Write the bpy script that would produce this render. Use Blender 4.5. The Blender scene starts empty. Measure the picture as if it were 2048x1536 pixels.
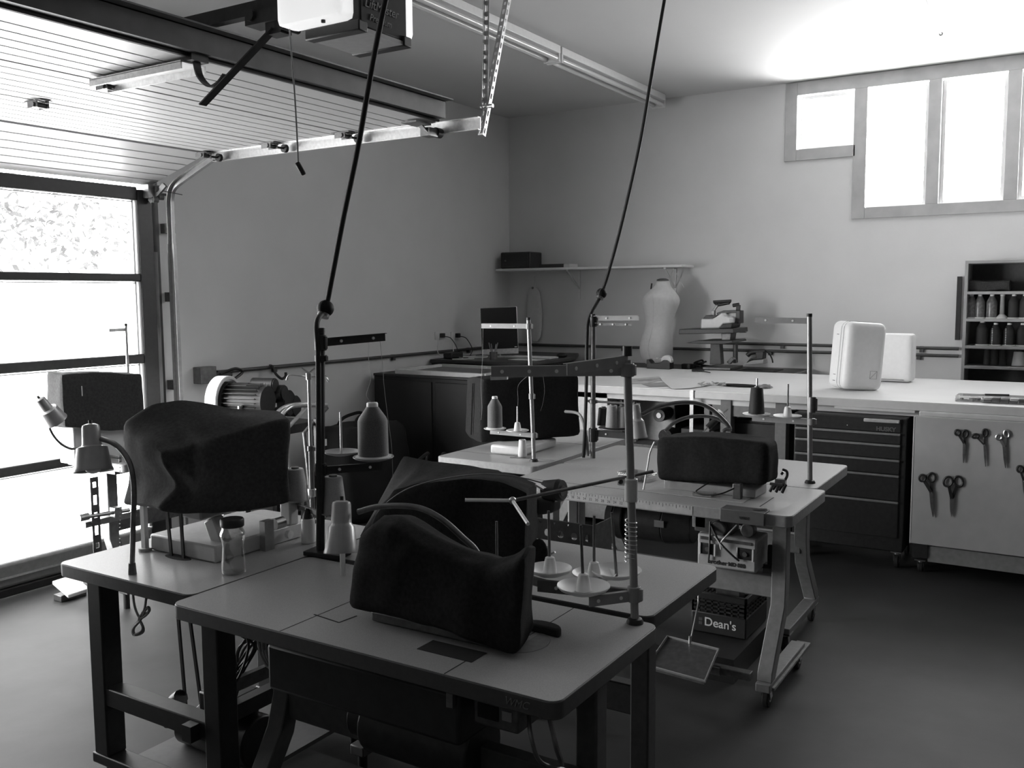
import bpy, bmesh, math, random
from mathutils import Vector, Matrix, noise
V = Vector
random.seed(7)
sc = bpy.context.scene
COL = sc.collection

# ------------------------------------------------------------------ camera
F_PX = 1845.69
YAW, PITCH, ROLL = math.radians(31.885), math.radians(5.532), math.radians(-0.396)
H = 1.62
W, L, CEIL = 4.99, 7.99, 3.37          # door wall y, window wall x, ceiling z
_f = V((math.cos(YAW)*math.cos(PITCH), math.sin(YAW)*math.cos(PITCH), -math.sin(PITCH)))
_r0 = V((math.sin(YAW), -math.cos(YAW), 0)); _u0 = _r0.cross(_f)
_r = _r0*math.cos(ROLL) + _u0*math.sin(ROLL); _u = _u0*math.cos(ROLL) - _r0*math.sin(ROLL)
cam_d = bpy.data.cameras.new('camera'); cam = bpy.data.objects.new('camera', cam_d); COL.objects.link(cam)
cam_d.sensor_width = 36.0; cam_d.lens = F_PX/2048*36.0; cam_d.clip_start = 0.02; cam_d.clip_end = 200
mw = Matrix.Identity(4)
for i in range(3):
    mw[i][0] = _r[i]; mw[i][1] = _u[i]; mw[i][2] = -_f[i]
mw[2][3] = H
cam.matrix_world = mw
sc.camera = cam

# ------------------------------------------------------------------ light
world = bpy.data.worlds.new('daylight'); sc.world = world; world.use_nodes = True
wn = world.node_tree.nodes; wl = world.node_tree.links
bg = wn['Background']
tc = wn.new('ShaderNodeTexCoord')
def lobe(d, power, gain, prev):
    # a brighter patch of hazy sky (or sunlit pale roof) round direction d
    dn = wn.new('ShaderNodeVectorMath'); dn.operation = 'DOT_PRODUCT'; dn.inputs[1].default_value = V(d).normalized()
    nm = wn.new('ShaderNodeVectorMath'); nm.operation = 'NORMALIZE'
    wl.new(tc.outputs['Generated'], nm.inputs[0]); wl.new(nm.outputs[0], dn.inputs[0])
    mx = wn.new('ShaderNodeMath'); mx.operation = 'MAXIMUM'; mx.inputs[1].default_value = 0; wl.new(dn.outputs['Value'], mx.inputs[0])
    pw = wn.new('ShaderNodeMath'); pw.operation = 'POWER'; pw.inputs[1].default_value = power; wl.new(mx.outputs[0], pw.inputs[0])
    ma = wn.new('ShaderNodeMath'); ma.operation = 'MULTIPLY_ADD'; ma.inputs[1].default_value = gain; wl.new(pw.outputs[0], ma.inputs[0])
    if prev is None: ma.inputs[2].default_value = SKY
    else: wl.new(prev, ma.inputs[2])
    return ma.outputs[0]
SKY = 12.0
o1 = lobe((-.88, .45, .10), 6, 55.0, None)      # low hazy sun side, through the garage door
o2 = lobe((.75, 0, -.45), 3, 60.0, o1)           # sunlit pale roof below the high windows
wl.new(o2, bg.inputs['Strength']); bg.inputs['Color'].default_value = (1, 1, 1, 1)
def portal(name, loc, rot, sx_, sy_):
    d = bpy.data.lights.new(name, 'AREA'); d.shape = 'RECTANGLE'; d.size = sx_; d.size_y = sy_
    d.cycles.is_portal = True
    o = bpy.data.objects.new(name, d); COL.objects.link(o); o.location = loc; o.rotation_euler = rot
portal('door_portal', (2.44, 5.2, 1.15), (math.radians(-90), 0, 0), 2.7, 2.3)
portal('window_portal', (8.2, .65, 2.75), (0, math.radians(90), 0), 1.2, 3.3)
vs = sc.view_settings
vs.view_transform = 'Standard'; vs.look = 'None'; vs.gamma = 1.0; vs.use_curve_mapping = False
vs.exposure = 0.0
sc.cycles.use_denoising = True
sc.cycles.max_bounces = 8; sc.cycles.diffuse_bounces = 4; sc.cycles.transparent_max_bounces = 12
sc.cycles.sample_clamp_indirect = 6.0

# ------------------------------------------------------------------ pixel helpers (frame 2048 x 1536)
def ray(px, py): return _f + _r*((px-1024)/F_PX) - _u*((py-768)/F_PX)
def PZ(px, py, z):
    d = ray(px, py); t = (z-H)/d.z; return V((d.x*t, d.y*t, z))
def PY(px, py, y):
    d = ray(px, py); t = y/d.y; return V((d.x*t, y, H+d.z*t))
def PX(px, py, x):
    d = ray(px, py); t = x/d.x; return V((x, d.y*t, H+d.z*t))
def PD(px, py, dep):
    d = ray(px, py); return V((d.x*dep, d.y*dep, H+d.z*dep))
def depth(p): return (V(p)-V((0, 0, H))).dot(_f)

# ------------------------------------------------------------------ materials (all procedural)
MATS = {}
def mat(name, col, rough=.6, metal=0.0, var=.10, scale=40.0, bump=0.0, bscale=None, spec=None, sheen=0, stretch=None, coat=0):
    if name in MATS: return MATS[name]
    m = bpy.data.materials.new(name); m.use_nodes = True
    n = m.node_tree.nodes; l = m.node_tree.links; b = n['Principled BSDF']
    b.inputs['Roughness'].default_value = rough; b.inputs['Metallic'].default_value = metal
    if spec is not None: b.inputs['Specular IOR Level'].default_value = spec
    if sheen: b.inputs['Sheen Weight'].default_value = sheen
    if coat: b.inputs['Coat Weight'].default_value = coat
    t = n.new('ShaderNodeTexCoord'); nz = n.new('ShaderNodeTexNoise'); nz.inputs['Scale'].default_value = scale
    nz.inputs['Detail'].default_value = 4
    src = t.outputs['Object']
    if stretch:
        mp = n.new('ShaderNodeMapping'); mp.inputs['Scale'].default_value = stretch; l.new(src, mp.inputs[0]); src = mp.outputs[0]
    l.new(src, nz.inputs['Vector'])
    r = n.new('ShaderNodeValToRGB')
    lo, hi = col*(1-var), min(1, col*(1+var))
    r.color_ramp.elements[0].position = .3; r.color_ramp.elements[0].color = (lo, lo, lo, 1)
    r.color_ramp.elements[1].position = .7; r.color_ramp.elements[1].color = (hi, hi, hi, 1)
    l.new(nz.outputs['Fac'], r.inputs[0]); l.new(r.outputs[0], b.inputs['Base Color'])
    if bump:
        bp = n.new('ShaderNodeBump'); bp.inputs['Strength'].default_value = bump; bp.inputs['Distance'].default_value = .004
        nb = n.new('ShaderNodeTexNoise'); nb.inputs['Scale'].default_value = bscale or scale*2; nb.inputs['Detail'].default_value = 3
        l.new(src, nb.inputs['Vector']); l.new(nb.outputs['Fac'], bp.inputs['Height']); l.new(bp.outputs[0], b.inputs['Normal'])
    MATS[name] = m
    return m
def glass_mat(name, tint=.97, gloss=.06, rough=.02):
    if name in MATS: return MATS[name]
    m = bpy.data.materials.new(name); m.use_nodes = True
    n = m.node_tree.nodes; l = m.node_tree.links
    for x in list(n):
        if x.type == 'BSDF_PRINCIPLED': n.remove(x)
    out = [x for x in n if x.type == 'OUTPUT_MATERIAL'][0]
    tr = n.new('ShaderNodeBsdfTransparent'); tr.inputs[0].default_value = (tint, tint, tint, 1)
    gl = n.new('ShaderNodeBsdfGlossy'); gl.inputs['Roughness'].default_value = rough
    lw = n.new('ShaderNodeLayerWeight'); lw.inputs[0].default_value = .35
    mu = n.new('ShaderNodeMath'); mu.operation = 'MULTIPLY_ADD'; mu.inputs[1].default_value = .6; mu.inputs[2].default_value = gloss
    mx = n.new('ShaderNodeMixShader')
    l.new(lw.outputs['Facing'], mu.inputs[0]); l.new(mu.outputs[0], mx.inputs[0]); l.new(tr.outputs[0], mx.inputs[1]); l.new(gl.outputs[0], mx.inputs[2])
    l.new(mx.outputs[0], out.inputs[0]); MATS[name] = m
    return m
m_wall = mat('painted_plaster', .70, .75, var=.025, scale=3, bump=.15, bscale=160)
m_ceil = mat('ceiling_paint', .62, .8, var=.02, scale=2, bump=.1, bscale=120)
m_floor = mat('sealed_concrete', .038, .56, var=.38, scale=1.8, bump=.08, bscale=25, spec=.30)
m_trim = mat('wood_casing', .42, .6, var=.12, scale=6)
m_white = mat('white_paint', .75, .5, var=.03)
m_whitegloss = mat('white_enamel', .74, .28, var=.02, scale=4)
m_doorskin = mat('door_skin_white', .43, .45, var=.02, scale=6, bump=.08, bscale=220)
m_blackpaint = mat('black_paint', .020, .45, var=.2)
m_blackmetal = mat('black_metal', .030, .38, metal=.3, var=.2)
m_darkpl = mat('dark_plastic', .018, .5, var=.15)
m_cover = mat('black_cover_cloth', .017, .9, var=.25, scale=90, bump=.25, bscale=300, spec=.12)
m_coverg = mat('charcoal_cover_cloth', .048, .9, var=.2, scale=90, bump=.25, bscale=300, spec=.15)
m_steel = mat('brushed_steel', .55, .32, metal=1, var=.1)
m_galv = mat('galvanised_steel', .70, .36, metal=.9, var=.12, scale=60)
m_dsteel = mat('dark_steel', .16, .42, metal=.7, var=.2)
m_lam = mat('table_laminate', .42, .36, var=.13, scale=420)
m_lam2 = mat('pale_table_laminate', .42, .40, var=.10, scale=420)
m_edge = mat('table_edge', .075, .5, var=.1, scale=60)
m_edge2 = mat('pale_table_edge', .30, .5, var=.1, scale=60)
m_greyp = mat('grey_machine_paint', .30, .42, var=.08)
m_legp = mat('grey_leg_paint', .20, .5, var=.12)
m_dleg = mat('dark_grey_leg_paint', .07, .55, var=.15)
m_beige = mat('beige_machine_paint', .48, .4, var=.06)
m_lamp = mat('grey_lamp_enamel', .36, .35, metal=.2, var=.05)
m_plas = mat('white_plastic', .72, .4, var=.03)
m_cream = mat('cream_plastic', .60, .4, var=.04)
m_thread = mat('grey_thread', .10, .8, var=.25, scale=300, sheen=.5)
m_threadl = mat('pale_thread', .32, .8, var=.15, scale=300, sheen=.3)
m_threadk = mat('black_thread', .016, .7, var=.3, scale=300)
m_rubber = mat('black_rubber', .014, .7, var=.2)
m_cut = mat('cutting_table_top', .74, .55, var=.03, scale=3)
m_cutedge = mat('cutting_table_edge', .58, .6, var=.06, scale=12)
m_mdf = mat('raw_board', .42, .7, var=.10, scale=30)
m_paper = mat('paper', .66, .8, var=.03)
m_form = mat('dress_form_cloth', .62, .85, var=.04, bump=.1, bscale=200)
m_case = mat('white_hard_case', .84, .45, var=.02)
m_glass = glass_mat('window_glass')
m_jar = glass_mat('jar_glass', .93, .10)
m_clear = glass_mat('clear_plastic', .86, .12, .1)
m_line = mat('dark_seam', .02, .8)
m_screen = mat('dark_screen', .010, .22, var=.05)
m_wood = mat('brown_board', .12, .6, var=.25, scale=8, stretch=(1, 8, 8))

# ------------------------------------------------------------------ mesh helpers
class MB:
    def __init__(s, M=None): s.bm = bmesh.new(); s.M = M or Matrix.Identity(4)
    def v(s, p): return s.bm.verts.new(s.M @ V(p))
    def f(s, vs):
        try: return s.bm.faces.new(vs)
        except ValueError: return None
    def hexa(s, b, t):
        B = [s.v(p) for p in b]; T = [s.v(p) for p in t]
        s.f(B[::-1]); s.f(T)
        for i in range(4): s.f((B[i], B[(i+1) % 4], T[(i+1) % 4], T[i]))
    def boxmm(s, x0, x1, y0, y1, z0, z1):
        q = [(x0, y0), (x1, y0), (x1, y1), (x0, y1)]
        s.hexa([(a, b, z0) for a, b in q], [(a, b, z1) for a, b in q]); return s
    def box(s, c, size, R=None):
        c = V(c); hx, hy, hz = size[0]/2, size[1]/2, size[2]/2
        R = R or Matrix.Identity(3)
        g = lambda a, b, d: c + R @ V((a*hx, b*hy, d*hz))
        q = [(-1, -1), (1, -1), (1, 1), (-1, 1)]
        s.hexa([g(a, b, -1) for a, b in q], [g(a, b, 1) for a, b in q]); return s
    def bar(s, a, b, w, h, up=(0, 0, 1)):
        a, b = V(a), V(b); d = (b-a).normalized(); u = V(up)
        if abs(d.dot(u)) > .98: u = V((1, 0, 0))
        sd = d.cross(u).normalized(); u2 = sd.cross(d).normalized()
        q = [(-1, -1), (1, -1), (1, 1), (-1, 1)]
        s.hexa([a+sd*(x*w/2)+u2*(y*h/2) for x, y in q], [b+sd*(x*w/2)+u2*(y*h/2) for x, y in q]); return s
    def ring(s, c, ax, r, n, ref=None):
        ax = V(ax).normalized(); ref = V(ref) if ref is not None else (V((0, 0, 1)) if abs(ax.z) < .9 else V((1, 0, 0)))
        e1 = (ref-ax*ref.dot(ax)).normalized(); e2 = ax.cross(e1)
        return [s.v(V(c)+e1*(r*math.cos(2*math.pi*i/n))+e2*(r*math.sin(2*math.pi*i/n))) for i in range(n)]
    def skin(s, rings, caps=True, closed=False):
        n = len(rings[0]); m = len(rings)
        for k in range(m if closed else m-1):
            A, B = rings[k], rings[(k+1) % m]
            for i in range(n): s.f((A[i], A[(i+1) % n], B[(i+1) % n], B[i]))
        if caps and not closed: s.f(rings[0][::-1]); s.f(rings[-1])
        return s
    def cyl(s, a, b, r, r2=None, n=20):
        a, b = V(a), V(b); r2 = r if r2 is None else r2
        return s.skin([s.ring(a, b-a, r, n), s.ring(b, b-a, r2, n)])
    def tube(s, pts, r, n=8, smooth=0, closed=False, flat=None):
        pts = [V(p) for p in pts]
        if smooth: pts = spline(pts, smooth, closed)
        m = len(pts); rings = []; ref = None
        for i, p in enumerate(pts):
            if closed: d = pts[(i+1) % m]-pts[i-1]
            else: d = pts[min(i+1, m-1)]-pts[max(i-1, 0)]
            d = d.normalized()
            if ref is None: ref = V((0, 0, 1)) if abs(d.z) < .9 else V((1, 0, 0))
            ref = (ref-d*ref.dot(d)).normalized()
            rr = r[min(i*len(r)//m, len(r)-1)] if isinstance(r, (list, tuple)) else r
            rings.append(s.ring(p, d, rr, n, ref))
        return s.skin(rings, True, closed)
    def lathe(s, prof, c=(0, 0, 0), ax=(0, 0, 1), n=28):
        ax = V(ax).normalized(); c = V(c)
        rings = [s.ring(c+ax*z, ax, max(r, 1e-5), n) for r, z in prof]
        return s.skin(rings, True)
    def prism(s, poly, z0, z1):
        B = [s.v((x, y, z0)) for x, y in poly]; T = [s.v((x, y, z1)) for x, y in poly]
        n = len(poly); s.f(B[::-1]); s.f(T)
        for i in range(n): s.f((B[i], B[(i+1) % n], T[(i+1) % n], T[i]))
        return s
    def extr(s, pts, d):
        pts = [V(p) for p in pts]; d = V(d)
        B = [s.v(p) for p in pts]; T = [s.v(p+d) for p in pts]; n = len(pts)
        s.f(B[::-1]); s.f(T)
        for i in range(n): s.f((B[i], B[(i+1) % n], T[(i+1) % n], T[i]))
        return s
    def sph(s, c, r, n=18, m=10):
        rx, ry, rz = r if isinstance(r, (tuple, list)) else (r, r, r); c = V(c)
        rings = []
        for k in range(m+1):
            th = math.pi*k/m; sr = max(math.sin(th), 1e-4)
            rings.append([s.v(c+V((rx*sr*math.cos(2*math.pi*i/n), ry*sr*math.sin(2*math.pi*i/n), -rz*math.cos(th)))) for i in range(n)])
        return s.skin(rings, True)
    def softbox(s, b4, t4, r=(.2, .2, .2), n=(16, 10, 10), nz=.004, nf=7.0, fn=None, seed=0):
        # a cloth-like box: 8 corners, rounded edges, small wrinkles; fn(u,v,w,p) may move points further
        b4 = [V(p) for p in b4]; t4 = [V(p) for p in t4]; cache = {}
        def pt(i, j, k):
            key = (i, j, k)
            if key in cache: return cache[key]
            q = [2*i/n[0]-1, 2*j/n[1]-1, 2*k/n[2]-1]
            inn = [max(-(1-r[a]), min(1-r[a], q[a])) for a in range(3)]
            d = [(q[a]-inn[a])/r[a] if r[a] else 0 for a in range(3)]
            ln = math.sqrt(sum(x*x for x in d))
            if ln > 1e-6:
                mxx = max(abs(x) for x in d)
                d = [x/ln*mxx for x in d]
            q = [inn[a]+d[a]*r[a] for a in range(3)]
            u, v, w = [(x+1)/2 for x in q]
            bl = lambda c: (c[0]*(1-u)+c[1]*u)*(1-v)+(c[3]*(1-u)+c[2]*u)*v
            p = bl(b4)*(1-w)+bl(t4)*w
            if fn: p = fn(u, v, w, p)
            nv = noise.noise_vector(p*nf+V((seed*7.3, 0, 0)))*nz*2 + noise.noise_vector(p*nf*3.1+V((0, seed*3.3, 0)))*nz*.6
            cache[key] = s.v(p+nv); return cache[key]
        a, b, c = n
        for i in range(a):
            for j in range(b):
                s.f((pt(i, j, 0), pt(i, j+1, 0), pt(i+1, j+1, 0), pt(i+1, j, 0)))
                s.f((pt(i, j, c), pt(i+1, j, c), pt(i+1, j+1, c), pt(i, j+1, c)))
        for i in range(a):
            for k in range(c):
                s.f((pt(i, 0, k), pt(i+1, 0, k), pt(i+1, 0, k+1), pt(i, 0, k+1)))
                s.f((pt(i, b, k), pt(i, b, k+1), pt(i+1, b, k+1), pt(i+1, b, k)))
        for j in range(b):
            for k in range(c):
                s.f((pt(0, j, k), pt(0, j, k+1), pt(0, j+1, k+1), pt(0, j+1, k)))
                s.f((pt(a, j, k), pt(a, j+1, k), pt(a, j+1, k+1), pt(a, j, k+1)))
        return s
    def build(s, name, m, parent=None, bevel=0.0, loc=None, seg=2, subd=0):
        bmesh.ops.recalc_face_normals(s.bm, faces=s.bm.faces)
        org = V((0, 0, 0))
        if parent is not None:
            q = parent
            while q is not None: org = org+q.location; q = q.parent
        elif loc is not None: org = V(loc)
        if org.length: bmesh.ops.translate(s.bm, verts=s.bm.verts, vec=-org)
        me = bpy.data.meshes.new(name); s.bm.to_mesh(me); s.bm.free()
        me.polygons.foreach_set('use_smooth', [True]*len(me.polygons))
        me.set_sharp_from_angle(angle=math.radians(38))
        o = bpy.data.objects.new(name, me); COL.objects.link(o)
        me.materials.append(m)
        if parent is not None: o.parent = parent
        elif loc is not None: o.location = V(loc)
        if bevel:
            md = o.modifiers.new('edge', 'BEVEL'); md.width = bevel; md.segments = seg; md.limit_method = 'ANGLE'; md.angle_limit = math.radians(40)
        if subd:
            md = o.modifiers.new('smooth', 'SUBSURF'); md.levels = subd; md.render_levels = subd
        return o
def spline(pts, k=6, closed=False):
    out = []; n = len(pts)
    for i in range(n if closed else n-1):
        if closed: p0, p1, p2, p3 = pts[i-1], pts[i], pts[(i+1) % n], pts[(i+2) % n]
        else: p0, p1, p2, p3 = pts[max(i-1, 0)], pts[i], pts[i+1], pts[min(i+2, n-1)]
        for j in range(k):
            t = j/k
            out.append(.5*((2*p1)+(-p0+p2)*t+(2*p0-5*p1+4*p2-p3)*t*t+(-p0+3*p1-3*p2+p3)*t**3))
    if not closed: out.append(pts[-1])
    return out
def thing(name, label, cat, loc, group=None):
    o = bpy.data.objects.new(name, None); COL.objects.link(o); o.location = V(loc); o.empty_display_size = .05
    o['label'] = label; o['category'] = cat
    if group: o['group'] = group
    return o
def tag(o, label, cat, group=None, kind=None):
    o['label'] = label; o['category'] = cat
    if group: o['group'] = group
    if kind: o['kind'] = kind
    return o
def struct(name, mb, m, parent=None, bevel=0):
    o = mb.build(name, m, parent, bevel)
    if parent is None: o['kind'] = 'structure'
    return o
def text(name, body, m, parent, loc, xdir, ydir, size, extr=.0008, shear=0, bold=0):
    c = bpy.data.curves.new(name, 'FONT'); c.body = body; c.size = size; c.extrude = extr; c.shear = shear
    if bold: c.offset = bold
    tmp = bpy.data.objects.new('tmp', c); me = bpy.data.meshes.new_from_object(tmp); me.name = name
    bpy.data.objects.remove(tmp); bpy.data.curves.remove(c)
    o = bpy.data.objects.new(name, me); COL.objects.link(o)
    x = V(xdir).normalized(); y = (V(ydir)-x*V(ydir).dot(x)).normalized(); z = x.cross(y)
    org = V((0, 0, 0)); q = parent
    while q is not None: org = org+q.location; q = q.parent
    R = Matrix((x, y, z)).transposed().to_4x4()
    o.parent = parent; o.matrix_local = Matrix.Translation(V(loc)-org) @ R
    me.materials.clear(); me.materials.append(m)
    return o
def rot(axis, deg): return Matrix.Rotation(math.radians(deg), 3, axis)

# ================================================================== ROOM
struct('floor', MB().boxmm(-3.2, L+.2, -4.2, W+.02, -.12, 0), m_floor)
struct('ceiling', MB().boxmm(-3.2, L+.2, -4.2, W+.2, CEIL, CEIL+.12), m_ceil)
DX0, DX1, DZ = 1.02, 3.76, 2.34          # garage door opening
b = MB(); b.boxmm(-3.2, DX0, W, W+.16, 0, CEIL); b.boxmm(DX1, L+.2, W, W+.16, 0, CEIL); b.boxmm(DX0, DX1, W, W+.16, DZ, CEIL)
struct('wall_back', b, m_wall)
b = MB(); X0, X1 = L, L+.16
b.boxmm(X0, X1, 2.17, W, 0, CEIL); b.boxmm(X0, X1, 1.63, 2.17, 0, 2.78); b.boxmm(X0, X1, 1.63, 2.17, 3.27, CEIL)
b.boxmm(X0, X1, -.98, 1.63, 0, 2.27); b.boxmm(X0, X1, -.98, 1.63, 3.29, CEIL); b.boxmm(X0, X1, -4.2, -.98, 0, CEIL)
struct('wall_right', b, m_wall)
m_wall2 = mat('bounce_cut_wall', .22, .8)  # walls out of view, colour darkened to hold back bounced light
struct('wall_front', MB().boxmm(-3.2, L+.2, -4.2, -4.05, 0, CEIL), m_wall2)
struct('wall_left', MB().boxmm(-3.2, -3.05, -4.05, W, 0, CEIL), m_wall2)
# window casing, sashes, panes
XF = L-.018
b = MB()
b.boxmm(XF, L, 2.135, 2.233, 2.722, 3.365); b.boxmm(XF, L, 1.66, 2.135, 2.722, 2.815); b.boxmm(XF, L, -1.06, 2.135, 3.258, 3.365)
b.boxmm(XF, L, 1.575, 1.676, 2.216, 3.258)
b.boxmm(XF, L, -1.06, 1.575, 2.216, 2.306)
for ya in (1.03, .485, -.055, -.60): b.boxmm(XF, L+.10, ya, ya+.092, 2.306, 3.258)
b.boxmm(XF, L, -1.06, -.97, 2.306, 3.258)
struct('trim_1', b, m_trim, bevel=.003)
panes = [(1.68, 2.135, 2.815, 3.258), (1.122, 1.575, 2.306, 3.258), (.577, 1.03, 2.306, 3.258), (.037, .485, 2.306, 3.258), (-.508, -.055, 2.306, 3.258), (-.97, -.60, 2.306, 3.258)]
for i, (ya, yb, za, zb) in enumerate(panes):
    b = MB(); t = .028; x0, x1 = L+.05, L+.10
    b.boxmm(x0, x1, ya, ya+t, za, zb); b.boxmm(x0, x1, yb-t, yb, za, zb); b.boxmm(x0, x1, ya+t, yb-t, za, za+t); b.boxmm(x0, x1, ya+t, yb-t, zb-t, zb)
    w = struct('window_%d' % (i+1), b, m_white, bevel=.002)
    MB().boxmm(L+.072, L+.078, ya+t, yb-t, za+t, zb-t).build('glass_pane', m_glass, w)

# ------------------------------------------------------------------ garage door (half glazed, upper sections folded overhead)
door = bpy.data.objects.new('door_1', None); COL.objects.link(door); door.location = (2.4, 4.95, 0); door['kind'] = 'structure'
yI, yO = 4.915, 4.955
b = MB()
for x0, x1 in ((3.625, 3.725), (1.08, 1.18), (2.36, 2.44)): b.boxmm(x0, x1, yI, yO, .03, 2.27)
b.build('door_stile', m_blackpaint, door, .004)
bars = [(2.205, 2.285), (1.715, 1.762), (1.215, 1.272), (.655, .71)]
for za, zb in bars: MB().boxmm(1.18, 3.625, yI+.004, yO, za, zb).build('door_rail', m_blackpaint, door, .006)
MB().boxmm(1.18, 3.625, yI-.004, yO, .05, .19).build('bottom_rail', mat('grey_rail_paint', .22, .4), door, .02)
MB().boxmm(1.08, 3.725, yI-.012, yO+.01, .005, .05).build('bottom_seal', m_rubber, door, .006)
MB().boxmm(1.1, 3.72, yI-.016, yI-.004, .105, .115).build('rail_bead', m_galv, door)
zs = [.19, .655, .71, 1.215, 1.272, 1.715, 1.762, 2.205]
for k in range(4):
    for x0, x1 in ((1.18, 2.36), (2.44, 3.625)):
        MB().boxmm(x0, x1, yO-.018, yO-.012, zs[2*k], zs[2*k+1]).build('glass_pane', m_glass, door)
# bright bead round the glazing
for k in range(4):
    b = MB(); z0, z1 = zs[2*k], zs[2*k+1]
    b.boxmm(3.592, 3.603, yO-.02, yO, z0, z1); b.boxmm(3.61, 3.625, yO-.03, yO, z0, z1)
    b.boxmm(1.18, 3.6, yO-.02, yO, z1-.012, z1-.006)
    b.build('glazing_bead', m_white, door)
def grooved(pts, x0, x1, name, th=.042, pitch=.089):
    # door section: grooved face along a folded profile (points y,z), pushed out along x
    (ya, za), (yb, zb) = pts; d = V((0, yb-ya, zb-za)); ln = d.length; d.normalize(); n_ = V((0, d.z, -d.y))
    if n_.z > 0: n_ = -n_
    prof = [(0, -.006), (.006, 0)]; s_ = pitch
    while s_ < ln-.04:
        prof += [(s_-.006, 0), (s_-.003, -.012), (s_+.003, -.012), (s_+.006, 0)]; s_ += pitch
    prof += [(ln-.006, 0), (ln, -.006), (ln, -th), (0, -th)]
    b = MB(); o = V((0, ya, za))
    A = [o+d*p+n_*q+V((x0, 0, 0)) for p, q in prof]
    b.extr(A, V((x1-x0, 0, 0)))
    return b.build(name, m_doorskin, door)
grooved([(4.925, 2.300), (4.40, 2.452)], 1.08, 3.725, 'door_section')
grooved([(4.385, 2.456), (3.855, 2.459)], 1.08, 3.725, 'door_section')
grooved([(3.848, 2.459), (3.318, 2.463)], 1.08, 3.725, 'door_section')
grooved([(3.311, 2.463), (2.745, 2.466)], 1.08, 3.725, 'door_section')
for a, c in (((4.385, 2.456), (2.75, 2.466)),):      # end caps on the right edge
    MB().bar((3.728, a[0], a[1]+.018), (3.728, c[0], c[1]+.018), .006, .05).build('end_cap', m_galv, door)
b = MB(); b.boxmm(1.05, 3.745, 2.70, 2.743, 2.478, 2.484); b.boxmm(1.05, 3.745, 2.700, 2.704, 2.484, 2.56); b.boxmm(1.05, 3.745, 2.70, 2.735, 2.556, 2.56)
b.build('door_strut', mat('dark_strut', .035, .5, var=.3, scale=12), door)
MB().boxmm(1.05, 3.75, 2.655, 2.702, 2.560, 2.566).build('strut_flange', m_legp, door)
MB().boxmm(1.05, 3.745, 2.738, 2.748, 2.466, 2.476).build('top_seal', m_rubber, door)
b = MB(); sx_ = 2.29
b.boxmm(sx_-.055, sx_+.055, 2.76, 3.29, 2.448, 2.454); b.boxmm(sx_-.055, sx_-.049, 2.76, 3.29, 2.425, 2.45); b.boxmm(sx_+.049, sx_+.055, 2.76, 3.29, 2.425, 2.45)
b.build('centre_stile', m_galv, door)
def hinge(x, y, z, tilt=0, roller=True):
    R = rot('X', tilt); b = MB()
    b.box((x, y-.035, z-.003), (.055, .05, .004), R); b.box((x, y+.035, z-.003), (.055, .05, .004), R)
    b.box((x-.026, y, z-.016), (.004, .07, .03), R); b.box((x+.026, y, z-.016), (.004, .07, .03), R)
    b.cyl((x-.035, y-.012, z-.02), (x+.035, y-.012, z-.02), .011, n=10)
    b.cyl((x-.012, y+.03, z-.004), (x-.012, y+.03, z-.014), .008, n=8); b.cyl((x+.012, y-.045, z-.004), (x+.012, y-.045, z-.014), .008, n=8)
    h = b.build('hinge', m_dsteel, door)
    if roller:
        c = MB(); c.cyl((x+.03, y-.012, z-.02), (x+.105, y-.012, z-.018), .006, n=8); c.cyl((x+.092, y-.012, z-.018), (x+.112, y-.012, z-.018), .023, n=16)
        c.build('roller', m_darkpl, h)
for y, z, t in ((4.39, 2.452, 8), (3.852, 2.458, 0), (3.315, 2.462, 0)): hinge(3.69, y, z, t)
hinge(2.33, 3.315, 2.462, 0, False); hinge(2.37, 3.852, 2.458, 0, False)
b = MB(); b.boxmm(3.60, 3.72, 2.77, 2.86, 2.448, 2.456); b.bar((3.70, 2.82, 2.45), (3.73, 2.80, 2.41), .05, .006); b.boxmm(3.71, 3.78, 2.775, 2.83, 2.40, 2.44)
h = b.build('top_bracket', m_dsteel, door); MB().cyl((3.78, 2.79, 2.425), (3.82, 2.79, 2.425), .025, n=18).build('roller', m_darkpl, h)
b = MB(); b.boxmm(3.66, 3.74, 4.86, 4.915, 2.22, 2.30); b.bar((3.70, 4.90, 2.20), (3.735, 4.80, 2.30), .02, .03); b.cyl((3.69, 4.88, 2.25), (3.80, 4.88, 2.25), .008, n=8)
for q in ((3.70, 4.85, 2.275), (3.73, 4.86, 2.23), (3.69, 4.86, 2.21)): b.cyl(q, V(q)+V((.03, -.006, 0)), .018, n=12)
b.tube([(3.76, 4.86, 2.27), (3.86, 4.80, 2.25)], .003, n=6)
b.build('corner_hinge', m_dsteel, door)
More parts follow.
